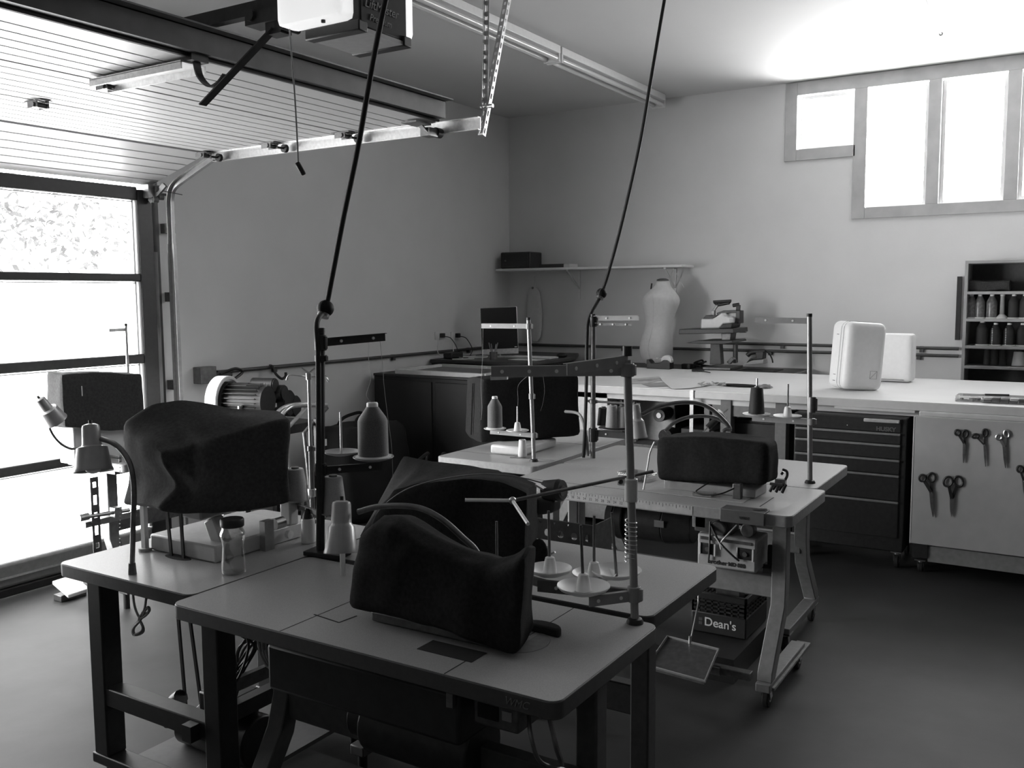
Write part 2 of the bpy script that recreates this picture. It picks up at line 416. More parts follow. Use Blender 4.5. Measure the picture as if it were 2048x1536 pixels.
# door jamb + track
b = MB(); b.boxmm(3.726, 3.80, W-.03, W+.03, 0, 2.34); b.boxmm(DX0-.03, 1.08, W-.03, W+.03, 0, 2.34)
struct('trim_2', b, m_blackpaint)
b = MB(); b.boxmm(3.735, 3.772, W-.045, W-.03, .1, 1.9); struct('trim_3', b, mat('worn_weather_strip', .26, .35, var=.35, scale=8, stretch=(6, 6, .6)))
tr = thing('garage_door_track', 'galvanised door track curving from the dark jamb and running overhead to slotted hangers', 'door track', (3.80, 4.9, 0))
def chan(b, path, w=.058, dep=.024):
    # C-channel swept along a path in the plane x = const; open side toward -x
    path = [V(p) for p in path]; P = []
    for i, p in enumerate(path):
        d = (path[min(i+1, len(path)-1)]-path[max(i-1, 0)]).normalized(); nrm = V((0, -d.z, d.y))
        P.append([p+nrm*(w/2)+V((-dep, 0, 0)), p+nrm*(w/2), p-nrm*(w/2), p-nrm*(w/2)+V((-dep, 0, 0)),
                  p-nrm*(w/2-.003)+V((-dep, 0, 0)), p-nrm*(w/2-.003)+V((-.003, 0, 0)), p+nrm*(w/2-.003)+V((-.003, 0, 0)), p+nrm*(w/2-.003)+V((-dep, 0, 0))])
    rr = [[b.v(q) for q in r_] for r_ in P]
    b.skin(rr, True); return b
cx = 3.835; m_trk = mat('track_steel', .34, .42, metal=.5, var=.1)
chan(MB(), [(cx, 4.87, .02), (cx, 4.87, 1.2), (cx, 4.872, 1.95)]).build('vertical_track', m_trk, tr)
arc = spline([V(q) for q in ((cx, 4.872, 1.95), (cx, 4.872, 2.16), (cx, 4.866, 2.235), (cx, 4.83, 2.30), (cx, 4.68, 2.365), (cx, 4.46, 2.448))], 4)
chan(MB(), arc, .045).build('curved_track', m_trk, tr)
chan(MB(), [(cx, 4.46, 2.450), (cx, 3.5, 2.451), (cx, 2.555, 2.452)], .062).build('horizontal_track', m_galv, tr)
for z in (2.05, 1.06, .35):
    b = MB(); b.boxmm(cx, cx+.055, W-.075, W, z-.03, z+.03); b.boxmm(cx+.01, cx+.045, W-.085, W-.075, z-.02, z+.02); b.build('wall_bracket', m_dsteel, tr)
for z in (1.62, .88): MB().boxmm(cx+.01, cx+.02, 4.90, W, z-.03, z+.03).build('wall_bracket', m_dsteel, tr)
def slotted(b, p, q, side, w=.032, pitch=.045, th=.002):
    # slotted strip from p to q, width along 'side'
    p, q, side = V(p), V(q), V(side).normalized(); d = (q-p); ln = d.length; d.normalize(); side = (side-d*side.dot(d)).normalized(); nrm = d.cross(side)
    n = int(ln/pitch); st = ln/n
    for i in range(n):
        o = p+d*(st*i); sl = st*(.62 if i % 2 == 0 else .36); m0 = (st-sl)/2
        ex = lambda u, v: o+d*u+side*v
        out = [ex(0, -w/2), ex(st, -w/2), ex(st, w/2), ex(0, w/2)]; inn = [ex(m0, -w*.2), ex(m0+sl, -w*.2), ex(m0+sl, w*.2), ex(m0, w*.2)]
        lo = [b.v(x) for x in out]; li = [b.v(x) for x in inn]; uo = [b.v(x+nrm*th) for x in out]; ui = [b.v(x+nrm*th) for x in inn]
        for k in range(4):
            k2 = (k+1) % 4
            b.f((lo[k], lo[k2], li[k2], li[k])); b.f((uo[k], ui[k], ui[k2], uo[k2])); b.f((li[k], li[k2], ui[k2], ui[k])); b.f((lo[k], uo[k], uo[k2], lo[k2]))
    return b
hy = 2.575
b = MB(); slotted(b, (3.888, hy, 2.53), (3.925, hy, CEIL), (1, .2, 0), .034); slotted(b, (3.906, hy-.002, 2.53), (3.943, hy-.002, CEIL), (.2, 1, 0), .034)
b.build('hanger_angle', m_galv, tr)
b = MB(); slotted(b, (3.862, hy-.02, 2.40), (4.20, hy-.02, CEIL), (1, 0, -.1), .030); slotted(b, (3.847, hy-.01, 2.40), (4.185, hy-.01, CEIL), (0, 1, 0), .030)
b.cyl((3.90, hy-.05, 2.545), (3.90, hy+.02, 2.545), .010, n=8)
b.build('hanger_strap', m_galv, tr)
# exterior foliage behind the glass
b = MB()
for k in range(1300):
    cxy = random.choice(((6.1, 11.3, 2.6, .5), (6.5, 12.2, 2.2, .4), (7.3, 11.6, 2.75, .4), (6.8, 11.4, 2.45, .4), (8.1, 12.0, 2.7, .6), (7.9, 11.8, 2.3, .4), (6.3, 11.8, 2.9, .5), (5.2, 11.8, 2.6, .7)))
    g = lambda s_: random.gauss(0, s_)
    c = V((cxy[0]+g(.45), cxy[1]+g(.5), cxy[2]+g(cxy[3]*.38))); s_ = random.uniform(.03, .07)
    a = V((g(1), g(1), g(1))).normalized()*s_; e = V((g(1), g(1), g(1))).normalized()*s_*.6
    b.f([b.v(c-a), b.v(c+e), b.v(c+a), b.v(c-e)])
tag(b.build('tree_foliage', mat('outdoor_leaves', .046, .9, var=.2), loc=(6.8, 11.8, 0)), 'pale sunlit tree leaves seen through the top garage door glass', 'foliage', kind='stuff')

# ================================================================== DOOR OPENER, CEILING LIGHTS, CABLES
ox0, ox1, oy0, oy1, oz = 2.287, 2.53, 1.972, 2.195, 2.45
op = thing('garage_door_opener', 'black garage door opener with glowing white lens hanging from ceiling', 'door opener', ((ox0+ox1)/2, (oy0+oy1)/2, oz))
b = MB(); b.boxmm(ox0+.004, ox1-.004, oy0+.004, oy1-.004, oz+.012, oz+.26); b.build('housing', mat('opener_housing', .028, .65, var=.1, spec=.2), op, .006)
for xa, xb in ((ox0-.012, ox0+.03), (ox1-.03, ox1+.012)): MB().boxmm(xa, xb, oy0-.004, oy1+.004, oz-.004, oz+.03).build('end_trim', m_darkpl, op, .004)
MB().boxmm(ox0+.03, ox1-.03, oy0+.002, oy1-.002, oz, oz+.012).build('bottom_plate', m_greyp, op)
def lens(xa, xb, name):
    b = MB(); n = 10
    b.softbox([(xa, oy0+.012, oz+.03), (xb, oy0+.02, oz+.03), (xb, oy1+.06, oz+.03), (xa, oy1+.06, oz+.03)], [(xa, oy0+.012, oz+.25), (xb, oy0+.02, oz+.25), (xb, oy1+.06, oz+.25), (xa, oy1+.06, oz+.25)], (.35, .18, .15), (8, 10, 10), 0)
    m = mat('lens_plastic', .90, .3, var=.01)
    if 'translucent' not in m.node_tree.nodes:
        n_, l_ = m.node_tree.nodes, m.node_tree.links; tl = n_.new('ShaderNodeBsdfTranslucent'); tl.name = 'translucent'; tl.inputs[0].default_value = (.95, .95, .95, 1)
        mx = n_.new('ShaderNodeMixShader'); mx.inputs[0].default_value = .45; l_.new(n_['Principled BSDF'].outputs[0], mx.inputs[1]); l_.new(tl.outputs[0], mx.inputs[2]); l_.new(mx.outputs[0], n_['Material Output'].inputs[0])
        n_['Principled BSDF'].inputs['Emission Color'].default_value = (1, 1, 1, 1); n_['Principled BSDF'].inputs['Emission Strength'].default_value = .7  # weak emission added to whiten both lenses, opener lamp assumed on
    return b.build(name, m, op)
lens(ox0-.085, ox0+.002, 'light_lens'); lens(ox1-.002, ox1+.055, 'light_lens')
MB().cyl((ox0-.06, oy0+.10, oz+.022), (ox0-.06, oy0+.10, oz+.03), .007, n=10).build('lens_screw', m_darkpl, op)
mt = mat('faded_print', .16, .6)
ls, le = PY(729, 12, oy0+.0015), PY(801, 36, oy0+.0015)
text('lettering', 'LiftMaster', mt, op, ls, (1, 0, 0), (0, 0, 1), (le.x-ls.x)/4.4, shear=.25)
ls = PY(739, 40, oy0+.0015); text('lettering', 'Premium', mt, op, ls, (1, 0, 0), (0, 0, 1), .030, shear=.25)
b = MB(); b.bar((sx_, oy1, 2.585), (sx_, 4.94, 2.60), .036, .045); b.build('rail', m_blackmetal, op)
b = MB(); b.boxmm(sx_-.03, sx_+.03, 4.93, W, 2.56, 2.64); b.build('wall_bracket', m_blackmetal, op)
p0 = PX(548, 48, sx_)
b = MB(); b.box(p0+V((0, .02, .02)), (.07, .16, .04)); b.box(p0+V((0, -.02, -.015)), (.05, .07, .05)); b.cyl(p0+V((-.04, -.07, -.02)), p0+V((.04, -.07, -.02)), .016, n=10); b.cyl(p0+V((-.045, .07, .03)), p0+V((.045, .07, .03)), .02, n=10)
b.build('trolley', m_blackmetal, op)
p1, p2 = PX(548, 58, sx_-.02), PX(405, 210, sx_-.02)
MB().bar(p1, p2, .005, .032, up=(1, 0, 0)).build('straight_arm', m_blackmetal, op)
b = MB(); c = [PX(*q, sx_) for q in ((392, 118), (398, 148), (410, 166), (424, 174), (440, 166), (452, 150))]
pts = spline(c, 6)
for i in range(len(pts)-1): b.bar(pts[i], pts[i+1]+(pts[i+1]-pts[i])*.15, .006, .03, up=(1, 0, 0))
b.build('curved_arm', m_blackmetal, op)
b = MB(); q = PX(391, 122, sx_); b.box(q+V((0, 0, .02)), (.075, .05, .05)); b.build('door_bracket', m_blackmetal, op)
for x, y in ((ox0+.03, oy0+.03), (ox1-.03, oy0+.03), (ox0+.03, oy1-.03), (ox1-.03, oy1-.03)):
    slotted(MB(), (x, y, oz+.25), (x, y, CEIL), (1, 0, 0), .03).build('hanger_strap', m_galv, op)
q0, q1 = PX(579, 58, 2.25), PX(597, 332, 2.25)
pc = thing('pull_cord', 'thin grey release cord with dark handle hanging below the door opener', 'cord', q0)
MB().tube([q0, (q0+q1)/2+V((.004, 0, 0)), q1], .0028, n=6, smooth=6).build('cord', mat('grey_cord', .22, .8), pc)
b = MB(); b.bar(q1+V((0, .006, .012)), q1+V((.012, -.012, -.028)), .016, .016); b.build('handle', m_darkpl, pc, .004)

def strip_light(x0, x1, label):
    y, z = 3.31, CEIL
    t = thing('fluorescent_fixture', label, 'ceiling light', ((x0+x1)/2, y, CEIL), 'strip lights on the ceiling')
    MB().boxmm(x0, x1, y-.065, y+.065, z-.055, z-.001).build('housing', m_white, t, .004)
    for dy in (-.042, .042):
        MB().cyl((x0+.03, y+dy, z-.088), (x1-.03, y+dy, z-.088), .019, n=16).build('tube', mat('lamp_tube_glass', .62, .2, var=.01), t)
    for xx in (x0+.012, x1-.012):
        MB().boxmm(xx-.012, xx+.012, y-.062, y+.062, z-.112, z-.05).build('socket', m_plas, t, .003)
strip_light(5.92, 7.82, 'white double tube strip light ending at the window wall')
strip_light(3.9, 5.90, 'white double tube strip light nearest the camera')
q = PZ(1882, 68, CEIL-.02); q2 = PZ(1846, -8, CEIL-.02)
b = MB(); b.cyl(q2, q, .007, n=8); b.sph(q, .014)
tag(b.build('ceiling_rod', m_legp, loc=q), 'thin grey rod fixed to the ceiling above the windows', 'rod')

def power_drop(px_pts, deps, tail, label, rball, ball_i):
    pts = [PD(x, y, d) for (x, y), d in zip(px_pts, deps)]+tail
    t = thing('power_cable', label, 'cable', pts[ball_i], 'black power drops from the ceiling')
    MB().tube(pts, .0088, n=10, smooth=8).build('cable', m_rubber, t)
    b = MB(); b.sph(pts[ball_i], rball, 24, 14)
    o = b.build('cord_ball', mat('ball_rubber', .010, .6, spec=.15), t)
    d = (pts[ball_i+1]-pts[ball_i-1]).normalized(); c = MB()
    a1 = (d.cross(V((0, 1, .2)))).normalized()
    c.cyl(pts[ball_i]+d*rball*.7, pts[ball_i]+d*rball*1.1, .02, n=14)
    c.tube([pts[ball_i]+(a1*math.cos(x)+d*math.sin(x))*rball*1.0 for x in [k*math.pi/12 for k in range(24)]], .0015, n=5, closed=True)
    c.build('cord_stop', m_dsteel, o)
    return pts

# ================================================================== SEWING TABLES
def frame(ox, oy, udir):
    # local frame: u along the table's length, v from the operator's side to the back, z up
    u = V((udir[0], udir[1], 0)); v = V((-udir[1], udir[0], 0))
    M = Matrix.Identity(4)
    for i in range(3): M[i][0] = u[i]; M[i][1] = v[i]
    M[0][3] = ox; M[1][3] = oy
    return M
def rrect(x0, x1, y0, y1, r, n=5):
    P = []
    for cx_, cy_, a0 in ((x1-r, y1-r, 0), (x0+r, y1-r, 90), (x0+r, y0+r, 180), (x1-r, y0+r, 270)):
        for k in range(n+1):
            a = math.radians(a0+90*k/n); P.append((cx_+r*math.cos(a), cy_+r*math.sin(a)))
    return P
TZ = .78
def caster(parent, p, r=.038, m=m_dsteel):
    p = V(p); b = MB(); b.box(p+V((0, 0, 2*r+.016)), (.06, .06, .006)); b.cyl(p+V((0, 0, 2*r)), p+V((0, 0, 2*r+.014)), .014, n=12)
    b.bar(p+V((.0, .016, 2*r+.005)), p+V((.015, .016, r)), .026, .004, up=(0, 1, 0)); b.bar(p+V((.0, -.016, 2*r+.005)), p+V((.015, -.016, r)), .026, .004, up=(0, 1, 0))
    c = b.build('caster', m_steel, parent)
    w = MB(); w.cyl(p+V((.015, -.012, r)), p+V((.015, .012, r)), r, n=24); w.build('wheel', m_rubber, c, .004)
    MB().cyl(p+V((.015, -.0135, r)), p+V((.015, .0135, r)), r*.45, n=16).build('hub', m_steel, c)
def swept(b, pts, w, d, up):
    # rectangular bar through a bent path
    pts = [V(p) for p in pts]; up = V(up).normalized(); rr = []
    for i, p in enumerate(pts):
        t = (pts[min(i+1, len(pts)-1)]-pts[max(i-1, 0)]).normalized(); s2 = t.cross(up).normalized()
        rr.append([b.v(p+s2*(x*w/2)+up*(y*d/2)) for x, y in ((-1, -1), (1, -1), (1, 1), (-1, 1))])
    return b.skin(rr, True)
def table(label, M, Ln, D, mt, me, ends=(), beam=True, th=.042, tz=TZ, mleg=None, group=None, ghost=()):
    mleg = mleg or m_legp
    loc = M @ V((Ln/2, D/2, 0))
    t = thing('sewing_table', label, 'sewing table', loc, group)
    b = MB(M); b.prism(rrect(0, Ln, 0, D, .03), tz-th, tz-.0012); b.build('table_core', me, t, .003)
    b = MB(M); b.prism(rrect(.002, Ln-.002, .002, D-.002, .028), tz-.0012, tz); b.build('tabletop', mt, t)
    for e in ends:
        u = e['u']; vt, vk, vf = e.get('top', .2), e.get('knee', .2), e.get('foot', .05); vb = e.get('back', D-.08); zf = e.get('zf', .12)
        wd = e.get('w', .058)
        up = (M.to_3x3() @ V((1, 0, 0)))
        b = MB(); swept(b, [M @ V(q) for q in ((u, vt, tz-th), (u, vt, .46), (u, vk, .36), (u, vf, zf+.02), (u, vf, zf))], wd, wd, up)
        b.build('leg', mleg, t, .005)
        if e.get('two'):
            b = MB(); swept(b, [M @ V(q) for q in ((u, e['two'], tz-th), (u, e['two'], .46), (u, e['two'], zf))], wd, wd, up); b.build('leg', mleg, t, .005)
        b = MB(M); b.boxmm(u-wd/2, u+wd/2, vf-.05, vb+.03, zf-.035, zf); b.build('foot_rail', mleg, t, .004)
        b = MB(M); b.boxmm(u-.045, u+.045, max(.02, vt-.12), min(D-.02, max(vt, e.get('two', vt))+.12), tz-th-.022, tz-th); b.build('top_bracket', mleg, t, .003)
        if e.get('mid') is not None:
            b = MB(M); b.boxmm(u-wd/2+.004, u+wd/2-.004, min(vt, e['two']), max(vt, e['two']), e['mid']-.03, e['mid']+.03); b.build('cross_rail', mleg, t, .004)
        for vv in (vf, vb):
            if e.get('cast', True): caster(t, M @ V((u, vv, 0)), .038)
            else:
                b = MB(M); b.cyl((u, vv, 0), (u, vv, zf-.03), .016, n=10); b.build('levelling_foot', m_rubber, t)
    if beam and len(ends) > 1:
        b = MB(M); e = ends[0]; vv = e.get('top', .2)+e.get('boff', 0); z = e.get('bz', .44)
        b.boxmm(ends[0]['u'], ends[1]['u'], vv-.022, vv+.022, z-.045, z+.045); b.build('cross_beam', mleg, t, .004)
    return t
def seam(t, M, pts, w=.0022, z=TZ, name='panel_joint'):
    b = MB(M)
    for p, q in zip(pts[:-1], pts[1:]): b.bar((p[0], p[1], z), (q[0], q[1], z), w, .0012)
    b.build(name, m_line, t)
M1 = frame(1.60, 2.11, (0, -1)); M3 = frame(2.70, .93, (0, 1)); M4 = frame(3.445, 2.20, (0, -1)); M4b = frame(4.64, .955, (0, 1))
M2 = frame(2.53, 2.75, (-1, 0)); M5 = frame(5.06, 2.86, (-1, 0)); M6 = frame(2.86, 4.08, (1, 0))
t1 = table('grey topped sewing table nearest the camera, under the black covered machine with four saucers', M1, 1.22, .535, m_lam, m_edge,
           [dict(u=.16, top=.27, knee=.24, foot=.10, back=.50, cast=False), dict(u=1.13, top=.33, knee=.33, foot=.33, back=.47, cast=False)], mleg=m_dleg)
t3 = table('grey sewing table back to back behind the nearest table', M3, 1.18, .53, m_lam, m_edge,
           [dict(u=.12, top=.30, knee=.30, foot=.30, back=.44, cast=False), dict(u=1.08, top=.24, knee=.22, foot=.10, back=.44, cast=False)], mleg=m_dleg)
t2 = table('dark framed sewing table nearest the garage door, carrying the wrinkled large cover', M2, .86, .635, m_lam, m_edge,
           [dict(u=.745, top=.06, knee=.06, foot=.06, two=.61, mid=.325, back=.60, w=.07, cast=False), dict(u=.10, top=.13, knee=.13, foot=.13, two=.54, mid=.325, back=.55, w=.07, cast=False)], mleg=m_blackpaint, beam=False)
t4 = table('pale sewing table with ruler tape along its front edge', M4, 1.29, .555, m_lam2, m_edge2,
           [dict(u=1.20, top=.20, knee=.19, foot=.03, back=.47, zf=.115), dict(u=.14, top=.20, knee=.19, foot=.03, back=.47, zf=.115)], th=.045)
t4b = table('pale sewing table back to back behind the ruler tape table, towards the tool chest', M4b, 1.245, .64, m_lam2, m_edge2,
            [dict(u=.14, top=.30, knee=.28, foot=.10, back=.56), dict(u=1.10, top=.30, knee=.28, foot=.10, back=.56)], th=.045)
t5 = table('pale sewing table set crosswise beyond the ruler tape table, under the boxy charcoal cover', M5, 1.22, .60, m_lam2, m_edge2,
           [dict(u=1.10, top=.24, knee=.22, foot=.10, back=.50), dict(u=.14, top=.24, knee=.22, foot=.10, back=.50)], th=.045)
t6 = table('small sewing table standing right in front of the garage door glass', M6, .90, .50, m_lam2, m_edge2,
           [dict(u=.06, top=.22, knee=.22, foot=.12, back=.42, cast=False), dict(u=.80, top=.22, knee=.22, foot=.12, back=.42, cast=False)], mleg=m_dsteel)
# details on the nearest table: joints, throat slot, round recess
iM1 = M1.inverted(); L1 = lambda px, py: iM1 @ PZ(px, py, TZ)
a, c = L1(556, 1264), L1(694, 1194); seam(t1, M1, [(a.x, .003), (a.x, .53)])
a = L1(628, 1229); c = L1(683, 1243); e = L1(706, 1230)
seam(t1, M1, [(a.x, a.y), (c.x, a.y-.012), (c.x+.006, e.y)], .0045)
a = L1(893, 1345); seam(t1, M1, [(a.x, .003), (a.x, .12)]); a = L1(1100, 1255); seam(t1, M1, [(L1(1146, 1217).x, .532), (L1(1146, 1217).x, .30)])
b = MB(M1); p, q = L1(836, 1297), L1(935, 1318); b.boxmm(p.x, q.x+.02, p.y-.005, p.y+.06, TZ-.001, TZ+.0012); b.build('throat_slot', m_line, t1)
b = MB(M1); c = L1(1052, 1285); b.prism([(c.x+.055*math.cos(x), c.y+.07*math.sin(x)) for x in [k*math.pi/14-math.pi/2 for k in range(15)]], TZ-.001, TZ+.0015); b.build('round_recess', m_edge2, t1)
b = MB(M1); b.prism([(c.x+.055*math.cos(x), c.y+.072+.034*math.sin(x)) for x in [k*math.pi/12-.25 for k in range(14)]], TZ-.001, TZ+.022); b.build('belt_guard', m_rubber, t1, .006)
text('lettering', 'WMC', mat('faint_print', .16, .6), t1, PX(1008, 1407, 1.5985), (0, -1, 0), (0, 0, 1), .024, shear=.3)
# underneath the nearest table: knee tray, control box, drawer, motor
b = MB(); b.boxmm(1.63, 1.95, 1.16, 1.77, .60, .725); b.build('belly_tray', m_blackpaint, t1, .01)
b = MB(); b.boxmm(1.655, 1.80, 1.02, 1.14, .655, .722); o = b.build('control_box', m_dsteel, t1, .006)
MB().boxmm(1.652, 1.656, 1.07, 1.125, .675, .708).build('display', m_screen, o); MB().boxmm(1.652, 1.656, 1.035, 1.06, .682, .704).build('label_plate', m_greyp, o)
b = MB(); b.bar((1.62, 1.175, .735), (1.615, 1.172, .70), .018, .012); b.build('latch', m_dsteel, t1)
b = MB(); b.cyl((1.86, 1.25, .47), (1.86, 1.60, .47), .085, n=24); b.cyl((1.86, 1.60, .47), (1.86, 1.66, .47), .06, n=20); b.boxmm(1.80, 1.92, 1.32, 1.52, .55, .62); b.build('motor', m_blackmetal, t1, .006)
b = MB()
b.tube([(1.70, 1.02, .70), (1.66, .99, .66), (1.67, .97, .60), (1.75, .94, .55), (1.80, .93, .50)], .005, n=7, smooth=6); b.tube([(1.72, .98, .69), (1.70, .95, .63), (1.74, .96, .55), (1.72, 1.0, .45)], .006, n=7, smooth=6)
b.build('cables', m_dsteel, t1)
b = MB(); b.boxmm(1.70, 2.0, .98, 2.0, .20, .215); b.build('tread_bar', m_blackpaint, t1)
# bracket, ruler tape, magnet tray on the pale table
text('ruler_numbers', '60   58   56   54   52   50   48   46   44   42   40   38   36   34   32   30   28   26   24   22', m_line, t4, (3.4442, 2.16, .748), (0, -1, 0), (0, 0, 1), .0155)
b = MB(); b.boxmm(3.4435, 3.445, 1.30, 2.19, .741, .776); b.build('ruler_tape', m_mdf, t4)
b = MB()
for k in range(60): b.boxmm(3.4430, 3.4436, 1.31+k*.0145, 1.3112+k*.0145, .766 if k % 4 else .760, .775)
b.build('ruler_ticks', m_line, t4)
iM4 = M4.inverted(); L4 = lambda px, py: iM4 @ PZ(px, py, TZ)
seam(t4, M4, [(L4(1558, 955).x-.34, .552), (1.288, .552)]); a = L4(1555, 990); seam(t4, M4, [(a.x, .11), (a.x, .30)], .004); seam(t4, M4, [(.02, .135), (.95, .135)], .002)
MB(M4).boxmm(.62, 1.06, .14, .36, TZ-.001, TZ+.0015).build('bed_plate', m_beige, t4)
seam(t5, M5, [(1.02, .004), (1.02, .596)]); seam(t5, M5, [(.5, .004), (.5, .596)])

# ================================================================== COVERED MACHINES ON THE TABLES
def gooseneck(label, shade_top, shade_bot, r_top, r_bot, neck, rn, base=None, m=m_lamp, group='gooseneck work lamps', step=True):
    a, c = V(shade_top), V(shade_bot); ax = c-a; ln = ax.length
    t = thing('gooseneck_lamp', label, 'lamp', base if base is not None else neck[-1], group)
    b = MB()
    if step: pr = [(r_top*.55, 0), (r_top*.92, ln*.03), (r_top, ln*.08), (r_top*1.08, ln*.42), (r_top*1.18, ln*.46), (r_bot*.80, ln*.50), (r_bot*.97, ln*.92), (r_bot*1.03, ln*.97), (r_bot*1.03, ln), (r_bot*.9, ln*.98), (r_bot*.72, ln*.55)]
    else: pr = [(r_top*.6, 0), (r_top, ln*.05), (r_bot, ln*.97), (r_bot*1.02, ln), (r_bot*.9, ln*.98), (r_top*.8, ln*.3)]
    b.lathe(pr, a, ax, 28); b.build('lamp_shade', m, t)
    d = ax.normalized()
    MB().cyl(a-d*.012, a+d*.002, .006, n=10).build('switch', m_darkpl, t)
    MB().sph(a+d*ln*.86, r_bot*.5, 14, 8).build('bulb', m_plas, t)
    MB().tube(neck, rn, n=10, smooth=8).build('gooseneck', m_dsteel, t)
    if base is not None:
        MB().cyl(V(base), V(base)+V((0, 0, .035)), rn*1.5, rn*1.2, n=16).build('lamp_base', m_dsteel, t)
    return t

# --- nearest table: low black cover with a dipping ridge
t = thing('covered_sewing_machine', 'low black cloth covered machine with a dipping ridge on the nearest table', 'covered machine', (1.83, 1.32, TZ))
fr = [PX(692, 1224, 1.74), PX(1047, 1318, 1.74)]
def fn1(u, v, w, p):
    # u: left -> right end; ridge drops from the hump, lifts again at the right corner
    p = p.copy(); k = w*w
    prof = [(0, .215), (.10, .243), (.22, .245), (.45, .205), (.62, .185), (.80, .182), (.92, .205), (1, .235)]
    for (a, ha), (c, hc) in zip(prof[:-1], prof[1:]):
        if a <= u <= c: hh = ha+(hc-ha)*(u-a)/(c-a); break
    base = p.z - w*.20
    p.z = base + w*hh + .016*math.sin(u*3.1)*(1-w)
    p.z += .014*w*(1-abs(2*v-1))
    return p
zb = TZ+.012
b = MB(); b.softbox([(1.735, 1.60, zb+.018), (1.735, 1.068, zb), (1.90, 1.118, zb), (1.935, 1.62, zb+.018)], [(1.765, 1.575, zb+.2), (1.765, 1.075, zb+.2), (1.885, 1.105, zb+.2), (1.92, 1.60, zb+.2)], (.13, .26, .16), (30, 12, 14), .006, 6, fn1, 1)
b.build('cloth_cover', m_cover, t)
b = MB(); b.boxmm(1.775, 1.87, 1.15, 1.54, TZ+.001, TZ+.03); b.build('machine_bed', m_dsteel, t, .006)
neck = [PD(x, y, d) for x, y, d in ((716, 1024, 2.62), (760, 1013, 2.60), (830, 1014, 2.56), (880, 1036, 2.52), (925, 1075, 2.50), (958, 1112, 2.49))]+[V((2.02, 1.32, TZ+.02))]
gooseneck('grey stepped lamp left of the dipping black cover, neck arching to the right', PD(683, 1001, 2.62), PD(682, 1106, 2.60), .027, .047, neck, .0085, base=(2.02, 1.32, TZ))
b = MB(); q = PZ(686, 1150, TZ); b.cyl(q, V((q.x, q.y, PD(686, 1105, 2.6).z-.012)), .0085, .0085, n=12)
tag(b.build('white_rod', m_plas, loc=q), 'short white plastic rod standing under the nearest grey lamp', 'rod')

# --- table behind: domed black cover with handwheel end
t = thing('covered_sewing_machine', 'tall domed black covered machine with exposed handwheel behind the dipping black cover', 'covered machine', (2.45, 1.75, TZ))
def fn3(u, v, w, p):
    p = p.copy(); prof = [(0, .03), (.08, .10), (.2, .175), (.35, .21), (.62, .245), (.85, .245), (1, .225)]
    for (a, ha), (c, hc) in zip(prof[:-1], prof[1:]):
        if a <= u <= c: hh = ha+(hc-ha)*(u-a)/(c-a); break
    back = .258 - .03*u
    hh = hh*(1-v)+max(hh*.98, back)*v if u < .75 else hh*(1-.05*v)
    p.z = zb + w*hh; return p
b = MB(); b.softbox([(2.38, 2.11, zb), (2.38, 1.435, zb), (2.61, 1.53, zb), (2.61, 2.09, zb)], [(2.40, 2.10, zb+.2), (2.40, 1.44, zb+.2), (2.60, 1.52, zb+.2), (2.59, 2.07, zb+.2)], (.03, .12, .10), (30, 10, 14), .005, 6, fn3, 2)
b.build('cloth_cover', m_cover, t)
pts = [PX(*q, 2.385) for q in ((743, 1052), (755, 1026), (780, 1000), (815, 978), (860, 963), (915, 953), (965, 948), (1015, 951), (1050, 957), (1085, 966))]
MB().tube(pts, .0022, n=6, smooth=5).build('seam_piping', mat('piping_grey', .12, .5), t)
b = MB(); c = PX(1118, 980, 2.45); b.cyl(c+V((0, .05, -.005)), c, .030, .034, n=26); b.cyl(c, c+V((0, -.014, .002)), .034, .030, n=26); b.build('handwheel', m_darkpl, t)
MB().cyl(c+V((-.004, -.014, 0)), c+V((-.004, -.017, 0)), .017, n=20).build('wheel_cap', m_dsteel, t)
b = MB(); c2 = PX(1080, 972, 2.40); b.bar(c2+V((0, .012, .004)), c2+V((0, -.016, -.008)), .02, .006); b.build('thread_plate', m_steel, t)
b = MB(); c = PX(1097, 1012, 2.46); b.softbox([c+V((-.03, .03, -.03)), c+V((-.03, -.03, -.014)), c+V((.03, -.03, -.014)), c+V((.03, .03, -.03))], [c+V((-.03, .03, .03)), c+V((-.03, -.032, .026)), c+V((.03, -.032, .026)), c+V((.03, .03, .03))], (.4, .4, .4), (8, 8, 8), 0)
b.build('motor_knob', m_darkpl, t)
b = MB(); c = PX(1090, 1098, 2.40); b.sph(c+V((0, .02, -.02)), (.02, .03, .05), 14, 8); b.build('knee_pad', m_cover, t)
b = MB(); b.bar(PX(1097, 1110, 2.36), PX(1110, 1104, 2.36), .006, .006); b.build('thread_guide', m_steel, t)
b = MB(); b.boxmm(2.41, 2.57, 1.46, 2.06, TZ+.001, TZ+.02); b.build('machine_bed', m_dsteel, t)
